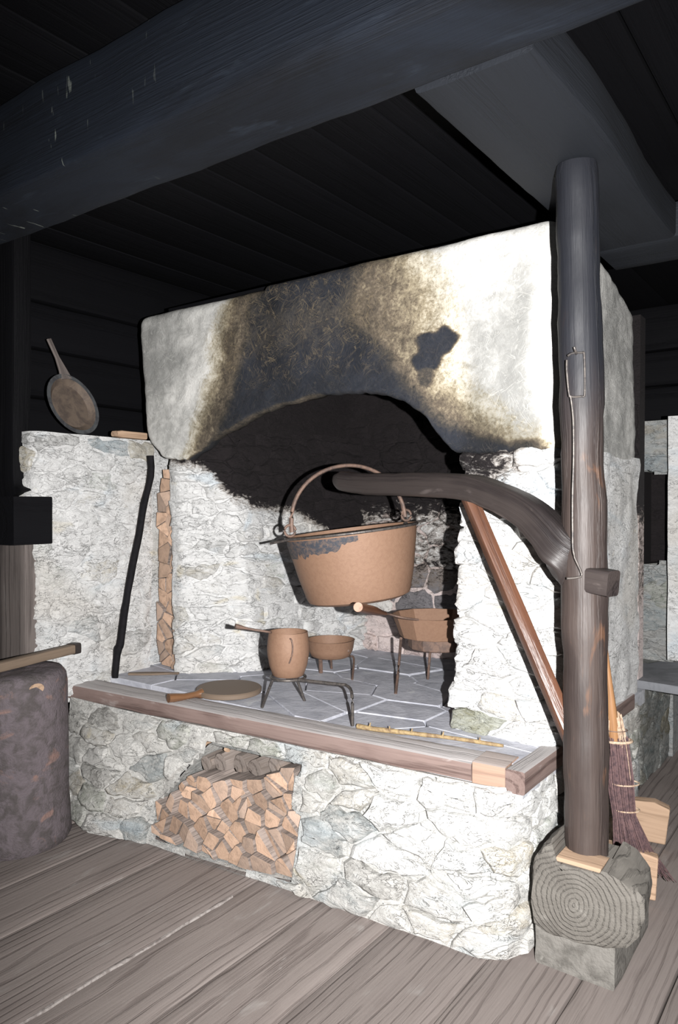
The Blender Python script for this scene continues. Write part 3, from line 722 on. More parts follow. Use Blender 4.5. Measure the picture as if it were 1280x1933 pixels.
# dark cap over the hood where it meets the ceiling timbers
mesh('hood_cap', [(-3.36, 2.93, 2.64), (-1.14, 2.93, 2.64), (-1.14, 3.9, 2.56), (-3.36, 3.9, 2.56), (-3.36, 2.93, 2.70), (-1.14, 2.93, 2.70), (-1.14, 3.9, 2.66), (-3.36, 3.9, 2.66)],
     [(3, 2, 1, 0), (4, 5, 6, 7), (0, 1, 5, 4), (1, 2, 6, 5), (2, 3, 7, 6), (3, 0, 4, 7)], M['black'], FP, gc=[(0, 0, 0)] * 8)
# chimney flank between hearth and hood, bearing on the right side
# (the pier surface already turns the corner and runs back)

# ================================================================== LEFT RUBBLE WALL (faces +X)
lw = Surf([(-3.62, 2.17), (-3.50, 2.175), (-3.455, 2.21), (-3.45, 2.86)], [(-3.62, 2.13), (-3.50, 2.135), (-3.46, 2.17), (-3.46, 2.90)], 0.54, 1.93)
W = mesh('wall_rubble_left', [(-3.66, 2.22, 0.5), (-3.49, 2.22, 0.5), (-3.49, 4.2, 0.5), (-3.66, 4.2, 0.5), (-3.66, 2.22, 1.925), (-3.49, 2.22, 1.925), (-3.49, 4.2, 1.925), (-3.66, 4.2, 1.925)],
         [(3, 2, 1, 0), (4, 5, 6, 7), (0, 1, 5, 4), (1, 2, 6, 5), (2, 3, 7, 6), (3, 0, 4, 7)], M['rubble'], col=[(0, 0.4, 0)] * 8)
tag(W, kind='structure')
wl = mortar('mortar_face', lw, M['rubble'], W, step=0.03, bare=0.25, back=0.05)
stones(lw, W, M['rubble'], (0.0, lw.W, 0.0, 1.38), 0.22, 0.10, 0.014, seed=51, baref=lambda c, r: r.random() ** 1.6 * (1.5 if c[1] > 1.2 else 0.9))

# ================================================================== REAR MASONRY with a small niche, behind on the right
rw = Surf([(-1.75, 4.9), (-1.015, 4.9)], [(-1.75, 4.9), (-1.015, 4.9)], 0.0, 2.08)
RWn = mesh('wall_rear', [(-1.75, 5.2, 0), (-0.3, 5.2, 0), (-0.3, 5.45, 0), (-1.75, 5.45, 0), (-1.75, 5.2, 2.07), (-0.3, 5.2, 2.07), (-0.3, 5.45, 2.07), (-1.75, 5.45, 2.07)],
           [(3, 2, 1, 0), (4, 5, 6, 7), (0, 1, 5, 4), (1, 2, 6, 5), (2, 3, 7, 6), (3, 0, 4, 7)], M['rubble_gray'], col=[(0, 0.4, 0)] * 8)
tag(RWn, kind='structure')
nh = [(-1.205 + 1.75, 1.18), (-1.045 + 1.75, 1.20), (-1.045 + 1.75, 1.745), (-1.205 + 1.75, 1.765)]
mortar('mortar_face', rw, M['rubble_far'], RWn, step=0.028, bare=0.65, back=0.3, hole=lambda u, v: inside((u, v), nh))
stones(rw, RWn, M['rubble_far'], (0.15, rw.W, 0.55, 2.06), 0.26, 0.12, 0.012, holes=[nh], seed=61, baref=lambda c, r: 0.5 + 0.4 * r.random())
V = [(u - 1.75, 4.9, v) for u, v in nh] + [(u - 1.75, 5.15, v) for u, v in nh]
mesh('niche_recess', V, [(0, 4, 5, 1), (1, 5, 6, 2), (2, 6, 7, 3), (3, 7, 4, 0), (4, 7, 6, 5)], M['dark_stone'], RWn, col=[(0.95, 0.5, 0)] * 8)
rs = Surf([(-1.01, 4.72), (-0.4, 4.72)], [(-1.01, 4.72), (-0.4, 4.72)], 0.63, 2.08)
mortar('buttress_face', rs, M['rubble'], RWn, step=0.04, bare=0.05, back=0.5)
# bench of masonry with a slab
BN = thing('stone_bench', 'low grey masonry bench with smooth overhanging stone slab, behind the fireplace at the right edge', 'bench', (-1.05, 4.5, 0))
bs = Surf([(-1.3, 4.26), (-1.10, 4.26), (-1.05, 4.28), (-1.05, 4.32), (-1.04, 4.88)], [(-1.3, 4.26), (-1.12, 4.25), (-1.06, 4.27), (-1.05, 4.30), (-1.03, 4.88)], 0.0, 0.585)
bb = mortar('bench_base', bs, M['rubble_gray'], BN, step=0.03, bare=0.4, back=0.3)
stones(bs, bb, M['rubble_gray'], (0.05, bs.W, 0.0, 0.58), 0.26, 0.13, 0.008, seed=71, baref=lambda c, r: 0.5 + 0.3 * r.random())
V, Fc = [], []
out = [(-1.25, 4.20), (-1.10, 4.19), (-1.06, 4.08), (-0.55, 4.03), (-0.5, 4.10), (-0.5, 4.70), (-0.9, 4.70), (-1.03, 4.66), (-1.08, 4.55), (-1.25, 4.5)]
for (s_, z) in ((0.99, 0.588), (1.0, 0.60), (1.0, 0.622), (0.985, 0.63)):
    cx, cy = -1.0, 4.35
    for (x_, y_) in out: V.append((cx + (x_ - cx) * s_, cy + (y_ - cy) * s_, z))
m = len(out)
for r_ in range(3):
    for k in range(m): Fc.append((r_ * m + k, r_ * m + (k + 1) % m, (r_ + 1) * m + (k + 1) % m, (r_ + 1) * m + k))
Fc += [tuple(3 * m + k for k in range(m)), tuple(reversed(range(m)))]
mesh('bench_slab', V, Fc, M['slab'], BN, smooth=30)

# ================================================================== BEAMS
def big_beam(name, label, a, b, w, h, mat, wob, loc):
    o = timber(name, a, b, w, h, mat, None, r=0.02, wob=wob, seg=0.08, loc=loc, sub=5, wobs=2.5)
    return tag(o, label, 'beam')
big_beam('ceiling_beam', 'massive soot-blackened main beam crossing the top of the view from left to upper right', (-4.0, 1.665, 2.885), (1.7, 1.665, 2.885), 0.31, 0.34, M['sooty'], 0.008, (-1.2, 1.665, 2.885))
V, Fc, G = loft(lerp_path((-0.885, 1.83, 2.79), (-0.885, 3.45, 2.79), 26), lambda i, t: [(x_ * (1 + (0.07 * math.sin(t * 6.5 - 0.6) if x_ > 0 else 0)) , y_) for x_, y_ in rrect(0.36, 0.16, 0.018, 2, 3)], wob=0.004)
tag(mesh('cross_beam', V, Fc, M['cross'], None, (-0.885, 2.6, 2.79), 40, gc=G), 'wide waney-edged plank beam running back from the main beam over the round post', 'beam')
big_beam('rear_beam', 'dark beam behind the fireplace, seen right of the top of the round post', (-1.05, 3.62, 2.79), (1.7, 3.62, 2.79), 0.34, 0.16, M['cross'], 0.005, (-0.3, 3.62, 2.79))

# ================================================================== FIREWOOD
order_words = ['leftmost', 'second from left', 'third from left', 'fourth from left', 'fifth from left', 'sixth from left', 'seventh from left', 'eighth from left', 'ninth from left', 'tenth from left', 'eleventh from left', 'twelfth from left']
layer_words = ['bottom', 'second', 'third', 'fourth', 'fifth', 'top']
def firelog(poly, yf, depth, rnd, tilt=True):
    """a split piece of firewood lying along Y; poly in (x, z)"""
    c = centroid(poly); V, Fc = [], []; m = len(poly)
    y0 = yf + rnd.uniform(-0.022, 0.012)
    ta, tb = (rnd.uniform(-0.16, 0.16), rnd.uniform(-0.22, 0.12)) if tilt else (0, 0)
    for ring in range(4):
        for (x_, z_) in poly:
            dx, dz = x_ - c[0], z_ - c[1]; l = math.hypot(dx, dz) or 1
            s_ = (0.965, 1.0, 1.0, 0.97)[ring] * (1 - 0.0012 / l)
            yy = (y0 + dx * ta + dz * tb) if ring < 2 else y0 + depth * (0.5 if ring == 2 else 1)
            if ring == 1: yy += 0.008
            V.append((c[0] + dx * s_ + (0.003 * rnd.uniform(-1, 1) if ring == 2 else 0), yy, c[1] + dz * s_))
    for r_ in range(3):
        for k in range(m): Fc.append((r_ * m + (k + 1) % m, r_ * m + k, (r_ + 1) * m + k, (r_ + 1) * m + (k + 1) % m))
    V.append((c[0], y0 - 0.003, c[1])); ci = len(V) - 1
    for k in range(m): Fc.append((ci, k, (k + 1) % m))
    Fc.append(tuple(reversed([3 * m + k for k in range(m)])))
    return mesh('firewood_log', V, Fc, M['firewood'], None, (c[0], y0 + depth / 2, c[1]), 25)
rf = random.Random(9)
tops = [(-2.70, 0.175), (-2.60, 0.26), (-2.52, 0.33), (-2.30, 0.345), (-2.12, 0.38), (-2.05, 0.44), (-1.92, 0.455)]
bots = [(-2.70, 0.052), (-2.46, 0.018), (-2.16, 0.018), (-1.905, 0.042)]
pile = []
raw = cells(-2.70, -1.905, 0.015, 0.46, 0.082, 0.068, 1.0, rf)
for poly in raw:
    c = centroid(poly)
    if c[1] > interp(c[0], tops) + 0.012 or c[1] < interp(c[0], bots): continue
    for tb_, sgn in ((tops, 1), (bots, -1)):
        za, zb_ = interp(c[0] - 0.05, tb_), interp(c[0] + 0.05, tb_)
        sl = (zb_ - za) / 0.1; z0 = interp(c[0], tb_)
        poly = clip(poly, (-sl * sgn, 1.0 * sgn), sgn * (z0 - sl * c[0]))
        if len(poly) < 3: break
    rx = interp(c[1], [(0.27, -1.908), (0.31, -1.962), (0.40, -1.972), (0.46, -1.935)])
    if len(poly) >= 3: poly = clip(poly, (1, 0), rx)
    if len(poly) >= 3:
        lx = interp(c[1], [(0.05, -2.69), (0.17, -2.69), (0.27, -2.60), (0.33, -2.55)]); poly = clip(poly, (-1, 0), -lx)
    if len(poly) < 3 or abs(area(poly)) < 0.0007: continue
    if rf.random() < 0.25 and len(poly) > 4:           # some cells are two split wedges
        k = len(poly) // 2
        parts = [poly[:k + 1], poly[k:] + [poly[0]]]
        pile += [q for q in parts if abs(area(q)) > 0.0008]
    else: pile.append(poly)
pile = [(centroid(p), p) for p in pile]
lay = {}
for c, p in pile: lay.setdefault(min(5, int((c[1] - 0.015) / 0.075)), []).append((c, p))
for L in sorted(lay):
    row = sorted(lay[L], key=lambda q: q[0][0])
    for i, (c, p) in enumerate(row):
        yf = hb.P(u_of_x(hb, c[0]), c[1]).y + 0.012
        o = firelog(p, yf, rf.uniform(0.28, 0.36), rf)
        sh = 'three-cornered' if len(p) == 3 else 'four-cornered' if len(p) == 4 else 'many-cornered'
        j = len(row) - 1 - i
        wd = order_words[i] if i <= j else order_words[j].replace('leftmost', 'rightmost').replace('left', 'right') if j else 'rightmost'
        tag(o, '%s split log, %s in %s layer of hearth niche pile' % (sh, wd, layer_words[L]), 'firewood', 'split logs stacked in the hearth niche')
# longer bark-covered logs lying on the pile, deeper in the niche
for (x0, z0, r_, lab) in ((-2.475, 0.372, 0.036, 'grey bark-covered long log on top of the niche pile, leftmost of the long ones'),
                          (-2.395, 0.390, 0.043, 'grey long log with a pale cut branch stub on top of the niche pile'),
                          (-2.300, 0.392, 0.043, 'grey-brown long log on top of the niche pile, right of the stub log'),
                          (-2.205, 0.400, 0.040, 'grey-brown long log on top of the niche pile, second from right'),
                          (-2.120, 0.418, 0.036, 'thin grey-brown long log on top of the niche pile, rightmost')):
    yf = hb.P(u_of_x(hb, x0), z0).y + 0.03 + rf.uniform(0, 0.03)
    a, b = Vector((x0, yf, z0)), Vector((x0 + 0.03, yf + 0.40, z0 + 0.01))
    w0 = rf.uniform(0, 6)
    V, Fc, G = loft(lerp_path(a, b, 6), lambda i, t: [(r_ * (1.12 + 0.12 * math.cos(3 * q + w0)) * math.cos(q) * (0.93 if i == 0 else 1), r_ * (1 + 0.12 * math.cos(3 * q + w0)) * math.sin(q) * (0.93 if i == 0 else 1)) for q in (6.2832 * k / 9 for k in range(9))], wob=0.004, wobs=9)
    lg = mesh('bark_log', V, Fc, M['dullgray'], None, tuple(a), 35, gc=G)
    tag(lg, lab, 'firewood', 'long logs on top of the niche pile')
    if 'stub' in lab and 'pale' in lab:
        c_ = Vector((x0 + 0.004, yf + 0.05, z0 + 0.030)); V, Fc, G = loft([c_, c_ + Vector((0.004, -0.02, 0.026))], lambda i, t: circ(0.012, 10))
        mesh('branch_stub', V, Fc, M['tan'], lg, smooth=30, gc=G)
# split board leaning at the niche's left reveal
V, Fc, G = loft([Vector((-2.555, 2.42, 0.40)), Vector((-2.50, 2.72, 0.42))], lambda i, t: [(0.028, 0.062), (-0.012, 0.055), (-0.060, -0.060), (-0.045, -0.07)])
tag(mesh('split_board', V, Fc, M['tan'], None, (-2.54, 2.5, 0.4), 20, gc=G), 'thin pale split board standing against the left side of the hearth niche', 'firewood')
# stack in the narrow gap between the left wall and the left jamb
gp = []
rf = random.Random(23)
for poly in cells(-3.445, -3.17, 0.605, 1.76, 0.085, 0.075, 1.0, rf):
    c = centroid(poly)
    rx = interp(c[1], [(0.6, -3.17), (1.0, -3.20), (1.4, -3.24), (1.76, -3.27)])
    lx = interp(c[1], [(0.6, -3.44), (1.6, -3.44), (1.76, -3.36)])
    poly = clip(clip(poly, (1, 0), rx), (-1, 0), -lx)
    if len(poly) < 3 or abs(area(poly)) < 0.0008: continue
    gp.append((centroid(poly), poly))
lay = {}
for c, p in gp: lay.setdefault(int((c[1] - 0.6) / 0.0775), []).append((c, p))
nrow = len(lay); ordw = ['bottom', 'second', 'third', 'fourth', 'fifth', 'sixth', 'seventh', 'eighth', 'ninth', 'tenth', 'eleventh', 'twelfth', 'thirteenth', 'fourteenth', 'fifteenth', 'sixteenth']
for L in sorted(lay):
    row = sorted(lay[L], key=lambda q: q[0][0])
    for i, (c, p) in enumerate(row):
        o = firelog(p, 2.915, 0.30, rf)
        w_ = 'single' if len(row) == 1 else ('left', 'right')[i] if len(row) == 2 else (['left', 'middle-left', 'middle', 'right', 'far right'][i] if len(row) > 3 else ['left', 'middle', 'right'][i])
        tag(o, 'split log in tall narrow stack beside left jamb, %s piece in %s row from bottom' % (w_, ordw[L]), 'firewood', 'split logs stacked in the gap beside the left jamb')

# ================================================================== ROUND POST, CRANE
PT = at_depth(1088, 330, 2.52); PM = at_depth(1100, 900, 2.53); PB = at_depth(1108, 1625, 2.53)
PT.z = 2.705; PB.z = 0.375
P = smooth_path([PT, PM, PB], 30)
def postr(i, t):
    r_ = interp(t, [(0, 0.066), (0.03, 0.070), (0.5, 0.072), (0.72, 0.075), (1, 0.071)]) + 0.002 * math.sin(t * 23)
    return [(r_ * math.cos(a) * (1 + 0.02 * math.cos(3 * a)), r_ * math.sin(a)) for a in (6.2832 * k / 20 for k in range(20))]
PO = thing('round_post', 'tall dark round wooden post on the log block, right of the hearth', 'post', tuple(PB))
V, Fc, G = loft(P, postr, wob=0.006, wobs=7)
# upper third is soot grey, lower part dark brown: split as two lengths of one trunk
mesh('trunk', V, Fc, M['trunk'], PO, smooth=50, gc=G)
# iron latch: loop above, long rod, hooked foot
def on_post(px, py, d=2.445): return at_depth(px, py, d)
lh = thing('iron_hook', 'long thin iron hook with rectangular loop hanging on the round post', 'hook', tuple(on_post(1085, 700)))
tube('loop', [on_post(*q) for q in ((1072, 672), (1080, 667), (1098, 666), (1103, 672), (1104, 742), (1098, 748), (1078, 749), (1074, 742), (1070, 700), (1070, 680))], 0.0036, M['iron'], lh, 8, 4, closed=False)
tube('rod', [on_post(*q) for q in ((1077, 747), (1082, 790), (1083, 860), (1081, 930), (1081, 1000), (1083, 1045), (1098, 1083), (1090, 1090), (1070, 1092))], 0.004, M['iron'], lh, 8, 6)
tube('nail', [on_post(1088, 668, 2.46), on_post(1087, 664, 2.435), on_post(1084, 655, 2.43)], 0.004, M['iron'], lh, 8, 3)

CR = thing('crane_arm', 'curved dark wooden swing arm from the round post, holding the big cauldron', 'arm', tuple(at_depth(1062, 1060, 2.52)))
A0, A1 = at_depth(640, 905, 3.45), at_depth(1062, 1045, 2.53)
def arm_pt(px, py):
    # ray met with the vertical plane through tip and post
    n = (A1 - A0).cross(Vector((0, 0, 1))); r = ray(px, py); o = Vector((0, 0, EYE))
    return o + r * ((A0 - o).dot(n) / r.dot(n))
keys = [(632, 902, 12, .7), (650, 908, 40, 1), (700, 914, 44, 1), (800, 915, 50, 1), (880, 920, 54, 1), (940, 938, 58, 1), (1000, 970, 66, 1), (1035, 1006, 78, 1), (1062, 1044, 92, 1), (1090, 1088, 84, 1), (1108, 1120, 50, 1)]
pts = [arm_pt(k[0], k[1]) for k in keys]
hts = []
for k, p in zip(keys, pts): hts.append(k[2] / FPX * (p - camera.location).dot(FW))
pts[-3] += FW * 0.010; pts[-2] += FW * 0.055; pts[-1] += FW * 0.07      # the end sits in the post's mortise
P = smooth_path(pts, 7)
def armprof(i, t):
    f = i / 7.0; j = min(int(f), len(hts) - 2); h = hts[j] + (hts[j + 1] - hts[j]) * (f - j)
    h *= 0.92 - 0.22 * sm(t, 0.6, 0.95)
    return rrect(min(0.095 - 0.035 * sm(t, 0.78, 0.92), h * 0.9 + 0.004), h, min(0.02, h * 0.3), 4)
V, Fc, G = loft(P, armprof, wob=0.004, wobs=9)
mesh('arm', V, Fc, M['post'], CR, smooth=45, gc=G)
tb_ = at_depth(1085, 1088, 2.53); te = at_depth(1158, 1102, 2.42)
timber('tenon', tb_, te, 0.075, 0.085, M['post'], CR, r=0.012, wob=0.001, seg=0.03)
s0 = arm_pt(884, 935); s1 = at_depth(1092, 1425, 2.535)
timber('strut', s0, s1, 0.056, 0.056, M['strut'], CR, r=0.010, wob=0.003, up=Vector((0.5, -0.6, 0.4)))

# ================================================================== LOG BLOCK under the post
BK = thing('log_block', 'grey weathered log end on a squared footing carrying the round post', 'block', (-0.76, 2.6, 0))
lp = [(-0.935, 0.14), (-0.945, 0.22), (-0.940, 0.30), (-0.928, 0.36), (-0.90, 0.42), (-0.86, 0.455), (-0.80, 0.462), (-0.74, 0.40), (-0.68, 0.395), (-0.635, 0.38), (-0.60, 0.35), (-0.58, 0.33), (-0.578, 0.27), (-0.595, 0.21), (-0.635, 0.165), (-0.70, 0.14), (-0.78, 0.125), (-0.86, 0.125)]
V, Fc, G = [], [], []; m = len(lp); cx, cz = -0.76, 0.29
# rings: a dense front face (so the notch for the post can dip) then the flank
rings = [(0.25, 2.388), (0.5, 2.387), (0.75, 2.389), (0.95, 2.392), (1.0, 2.405)] + [(1.0 + 0.01 * math.sin(k), y) for k, y in enumerate((2.44, 2.48, 2.52, 2.56, 2.60, 2.63))]
lp2 = []
for i in range(m):
    a, b = lp[i], lp[(i + 1) % m]; lp2 += [(a[0] + (b[0] - a[0]) * q_ / 6, a[1] + (b[1] - a[1]) * q_ / 6) for q_ in range(6)]
lp = lp2; m = len(lp)
for s_, y in rings:
    for (x_, z_) in lp:
        px_, pz_ = cx + (x_ - cx) * s_, cz + (z_ - cz) * s_
        q = Vector((px_, y, pz_)); w_ = 0.009 * fbm(q, 9, 3)
        q.y += w_ if s_ < 0.96 and y < 2.4 else 0; 
        if q.x > cx and y > 2.4: q.x = cx + (q.x - cx) * (1 - 0.75 * (y - 2.4))
        if y > 2.4: q += Vector(((px_ - cx), 0, (pz_ - cz))).normalized() * w_
        # saddle cut for the post
        if q.z > 0.375 and -0.862 < q.x < -0.706 and q.y < 2.66: q.z = 0.375
        V.append(q); G.append((q.x - cx, q.z - cz, q.y))
V.append(Vector((cx, 2.387, cz))); G.append((0, 0, 2.38)); ci = len(V) - 1
n_r = len(rings)
for k in range(m): Fc.append((ci, (k + 1) % m, k))
for r_ in range(n_r - 1):
    for k in range(m): Fc.append((r_ * m + k, r_ * m + (k + 1) % m, (r_ + 1) * m + (k + 1) % m, (r_ + 1) * m + k))
Fc.append(tuple((n_r - 1) * m + k for k in range(m)))
Fc = [tuple(reversed(f)) for f in Fc]
mesh('log', V, Fc, M['log_end'], BK, smooth=40, gc=G)
V, Fc, G = loft(lerp_path((-0.80, 2.415, 0.082), (-0.80, 2.84, 0.082), 6), lambda i, t: rrect(0.262, 0.164, 0.012, 2, 6), wob=0.006, wobs=9)
mesh('footing', V, Fc, m_simple('dusty grey footing', (0.19, 0.18, 0.165), (0.115, 0.108, 0.098), 14, 0.9, c=(0.24, 0.23, 0.21), bumpd=0.012), BK, smooth=40, gc=G)
tag(timber('bearing_plate', (-0.855, 2.45, 0.380), (-0.71, 2.45, 0.380), 0.10, 0.016, M['tan'], BK, r=0.003, wob=0.001, seg=0.04), 'pale shim under the foot of the post')

# ================================================================== CAULDRON
c0 = at_depth(663, 1002, 3.45)
CA = thing('cauldron', 'large brown rusted cauldron with hoop handle hanging from the wooden arm', 'cauldron', tuple(c0))
H_ = 0.325
prof = [(0.0, -H_), (0.12, -H_ + 0.001), (0.21, -H_ + 0.006), (0.236, -H_ + 0.018), (0.244, -H_ + 0.035), (0.268, -0.20), (0.288, -0.10), (0.2965, -0.06), (0.304, -0.004), (0.306, 0.004), (0.300, 0.006), (0.297, -0.01), (0.262, -0.20), (0.235, -H_ + 0.035), (0.0, -H_ + 0.012)]
def cmat(i, k):
    return 0
body = lathe('pot_body', prof, c0, M['rust'], CA, 64, smooth=35, dent=0.004)
# crust of old soot under the rim: a thin separate skin on the front left
V, Fc = [], []
n_ = 46
for j in range(4):
    for k in range(n_ + 1):
        a = R(205) + R(105) * k / n_
        zz = -0.012 - j * (0.022 + 0.018 * (1 - k / n_)) * (0.75 + 0.5 * noise.noise(Vector((k * 0.55, 3, 0)))) * (1.0 if k < n_ - 6 else 0.5)
        rr = 0.3035 + 0.055 * zz * 1.2 + 0.0018 - (0.002 if j == 3 else 0)
        rr = interp(zz, [(-0.2, 0.268), (-0.1, 0.288), (-0.06, 0.2965), (0.0, 0.305)]) + (0.0022 if j < 3 else 0.0002)
        V.append(Vector((c0.x + rr * math.cos(a), c0.y + rr * math.sin(a), c0.z + zz)))
for j in range(3):
    for k in range(n_): Fc.append((j * (n_ + 1) + k, (j + 1) * (n_ + 1) + k, (j + 1) * (n_ + 1) + k + 1, j * (n_ + 1) + k + 1))
tag(mesh('soot_crust', V, Fc, M['grease'], CA, smooth=60), 'blue-grey crust below the rim')
tube('rim_band', [c0 + Vector((0.3085 * math.cos(a), 0.3085 * math.sin(a), 0.0)) for a in (6.2832 * k / 40 for k in range(40))], 0.0065, M['iron'], CA, 8, 0, closed=True)
ad = (RT * math.cos(R(24)) + FW * math.sin(R(24))).normalized(); ad.z = 0; ad.normalize()
for s_ in (-1, 1):
    e = c0 + ad * 0.300 * s_
    tube('lug', [c0 + ad * 0.285 * s_, c0 + ad * 0.40 * s_ - Vector((0, 0, 0.006 if s_ < 0 else 0))], 0.011, M['iron'], CA, 8, 2, ry=0.006)
    tube('ear_ring', [e + ad * 0.0 + Vector((0, 0, 0.038)) + (ad * math.cos(a) + Vector((0, 0, 1)) * math.sin(a)) * 0.026 for a in (6.2832 * k / 16 for k in range(16))], 0.006, M['rust_dark'], CA, 8, 0, closed=True)
bp = []
for k in range(33):
    a = math.pi * k / 32; bp.append(c0 + ad * (-0.292 * math.cos(a)) + Vector((0, 0, 0.03 + 0.275 * math.sin(a) ** 0.9)))
tube('bail', bp, 0.0115, M['rust_dark'], CA, 10, 0, ry=0.009)
CA.rotation_mode = 'QUATERNION'; CA.rotation_quaternion = Quaternion(FW, R(-7.0))

# ================================================================== SMALL POT, TRIVETS, SKILLET, PAN
tc = Vector((-2.205, 2.635, 0))
TV = thing('iron_trivet', 'wrought iron trivet with long arm and bent legs, under the small pot', 'trivet', (tc.x, tc.y, 0.6))
tube('ring', [tc + Vector((0.080 * math.cos(a), 0.080 * math.sin(a), 0.757)) for a in (6.2832 * k / 28 for k in range(28))], 0.0065, M['iron'], TV, 8, 0, closed=True)
tube('leg', [at_z(517, 1281, 0.757), at_z(512, 1290, 0.735), at_z(495, 1335, 0.604)], 0.007, M['iron'], TV, 8, 4)
tube('leg', [tc + Vector((-0.03, 0.074, 0.755)), tc + Vector((-0.04, 0.10, 0.74)), Vector((-2.24, 2.80, 0.604))], 0.007, M['iron'], TV, 8, 4)
e = at_z(652, 1293, 0.755)
tube('long_arm', [tc + Vector((0.0, -0.08, 0.757)).lerp(Vector((0.078, 0.0, 0.757)), 0.7), e.lerp(tc + Vector((0.07, -0.02, 0.757)), 0.5) , e], 0.0075, M['iron'], TV, 8, 5)
tube('leg', [e, at_z(661, 1300, 0.748), at_z(665, 1318, 0.725), at_z(665.5, 1370, 0.604)], 0.007, M['iron'], TV, 8, 5)
PC = Vector((tc.x, tc.y, 0.764))
SP = thing('small_pot', 'small barrel-shaped brown pot with a long thin iron handle, standing on the trivet', 'pot', tuple(PC))
lathe('pot_body', [(0.0, 0.0), (0.066, 0.0), (0.073, 0.006), (0.088, 0.05), (0.097, 0.10), (0.0985, 0.13), (0.095, 0.17), (0.090, 0.200), (0.0905, 0.204), (0.087, 0.203), (0.092, 0.165), (0.094, 0.12), (0.084, 0.05), (0.06, 0.012), (0.0, 0.012)], PC, M['rust'], SP, 40)
tube('handle', [PC + Vector((-0.065, -0.05, 0.198)), at_depth(508, 1193, 3.36), at_depth(475, 1188, 3.33), at_depth(444, 1182, 3.30)], 0.006, M['rust_dark'], SP, 8, 5, rf=lambda t: 0.0055 + (0.006 * sm(t, 0.72, 0.95)))
fd = (Vector((0, 0, 0)) - PC); fd.z = 0; fd.normalize(); sd_ = Vector((-fd.y, fd.x, 0))
tube('side_loop', [PC + fd * 0.088 + sd_ * 0.006 + Vector((0, 0, 0.185)), PC + fd * 0.100 + sd_ * 0.014 + Vector((0, 0, 0.182)), PC + fd * 0.103 + sd_ * 0.020 + Vector((0, 0, 0.15)), PC + fd * 0.1025 + sd_ * 0.016 + Vector((0, 0, 0.11)), PC + fd * 0.096 + sd_ * 0.004 + Vector((0, 0, 0.075))], 0.0035, M['rust_dark'], SP, 8, 5)
KC = Vector((-2.47, 3.32, 0.705))
SK = thing('skillet', 'shallow round rusted skillet on iron legs, behind the small pot', 'skillet', (KC.x, KC.y, 0.6))
lathe('skillet_bowl', [(0.0, 0.0), (0.09, 0.0), (0.108, 0.008), (0.124, 0.04), (0.134, 0.095), (0.136, 0.098), (0.131, 0.098), (0.119, 0.045), (0.104, 0.018), (0.0, 0.01)], KC, M['rust'], SK, 40)
tube('leg', [at_depth(605, 1244, 4.16), at_z(606, 1270, 0.603)], 0.011, M['rust_dark'], SK, 8, 2, ry=0.006)
tube('leg', [KC + Vector((0.128, -0.01, 0.05)), at_z(659, 1238, 0.70), at_z(668, 1243, 0.685), at_z(665, 1283, 0.604)], 0.006, M['rust_dark'], SK, 8, 5)
tube('leg', [KC + Vector((-0.06, 0.08, 0.01)), KC + Vector((-0.09, 0.13, -0.10))], 0.007, M['rust_dark'], SK, 8, 2)
BP_ = Vector((-1.86, 3.40, 0.0))
BPN = thing('footed_pan', 'wide faceted brown iron pan on thin legs, partly hidden by the right pier', 'pan', (BP_.x, BP_.y, 0.6))
lathe('pan_body', [(0.0, 0.872), (0.16, 0.870), (0.176, 0.874), (0.218, 0.985), (0.221, 0.987), (0.214, 0.986), (0.172, 0.882), (0.0, 0.88)], BP_, M['rust'], BPN, 12, smooth=20)
lathe('pan_base', [(0.0, 0.815), (0.145, 0.815), (0.150, 0.820), (0.152, 0.871), (0.0, 0.871)], BP_ + Vector((0.02, 0.0, 0)), M['rust_dark'], BPN, 12, smooth=20)
l0 = at_depth(757, 1205, 3.70)
tube('leg', [l0, at_z(753, 1255, 0.715), at_z(747, 1310, 0.604)], 0.0075, M['rust_dark'], BPN, 8, 4)
tube('leg', [BP_ + Vector((0.12, 0.06, 0.818)), BP_ + Vector((0.16, 0.08, 0.604))], 0.0075, M['rust_dark'], BPN, 8, 2)
tube('leg', [BP_ + Vector((-0.08, 0.11, 0.818)), BP_ + Vector((-0.12, 0.15, 0.604))], 0.0075, M['rust_dark'], BPN, 8, 2)
h0, h1, h2 = at_depth(790, 1170, 3.50), at_depth(733, 1159, 3.42), at_depth(712, 1156, 3.2)
h3 = at_depth(676, 1146, 2.93)
tube('handle_tang', [h0, at_depth(760, 1166, 3.45), h1, h2], 0.005, M['rust_dark'], BPN, 8, 4)
V, Fc, G = loft(lerp_path(h1.lerp(h2, 0.3), h3, 8), lambda i, t: circ(0.010 + 0.010 * sm(t, 0.0, 0.5), 14))
mesh('handle_grip', V, Fc, M['strut'], BPN, smooth=50, gc=G)
V, Fc, G = loft([h3, h3 + (h3 - h2).normalized() * 0.002], lambda i, t: circ(0.0195 - 0.001 * i, 14))
tag(mesh('grip_end', V, Fc, M['endpiece'], BPN, smooth=50, gc=G), 'pale cut end of the wooden grip')
# round board
LD = thing('round_board', 'round wooden board with a glossy brown handle, lying near the hearth edge', 'board', (-2.655, 2.70, 0.602))
lc = Vector((-2.655, 2.705, 0.603))
lathe('board_disc', [(0.0, 0.0), (0.158, 0.0), (0.165, 0.004), (0.166, 0.022), (0.160, 0.028), (0.0, 0.030)], lc, M['dullwood'], LD, 40)
me = LD.children[0].data if LD.children else None
hd = at_z(318, 1318, 0.625)
d_ = (hd - lc); d_.z = 0; d_.normalize()
tube('handle', [lc + d_ * 0.150 + Vector((0, 0, .018)), lc + d_ * 0.19 + Vector((0, 0, .018)), hd.lerp(lc, 0.25), hd], 0.016, M['glossy'], LD, 12, 5, rf=lambda t: 0.026 - 0.010 * sm(t, 0, 0.35) + 0.006 * sm(t, 0.6, 0.9))
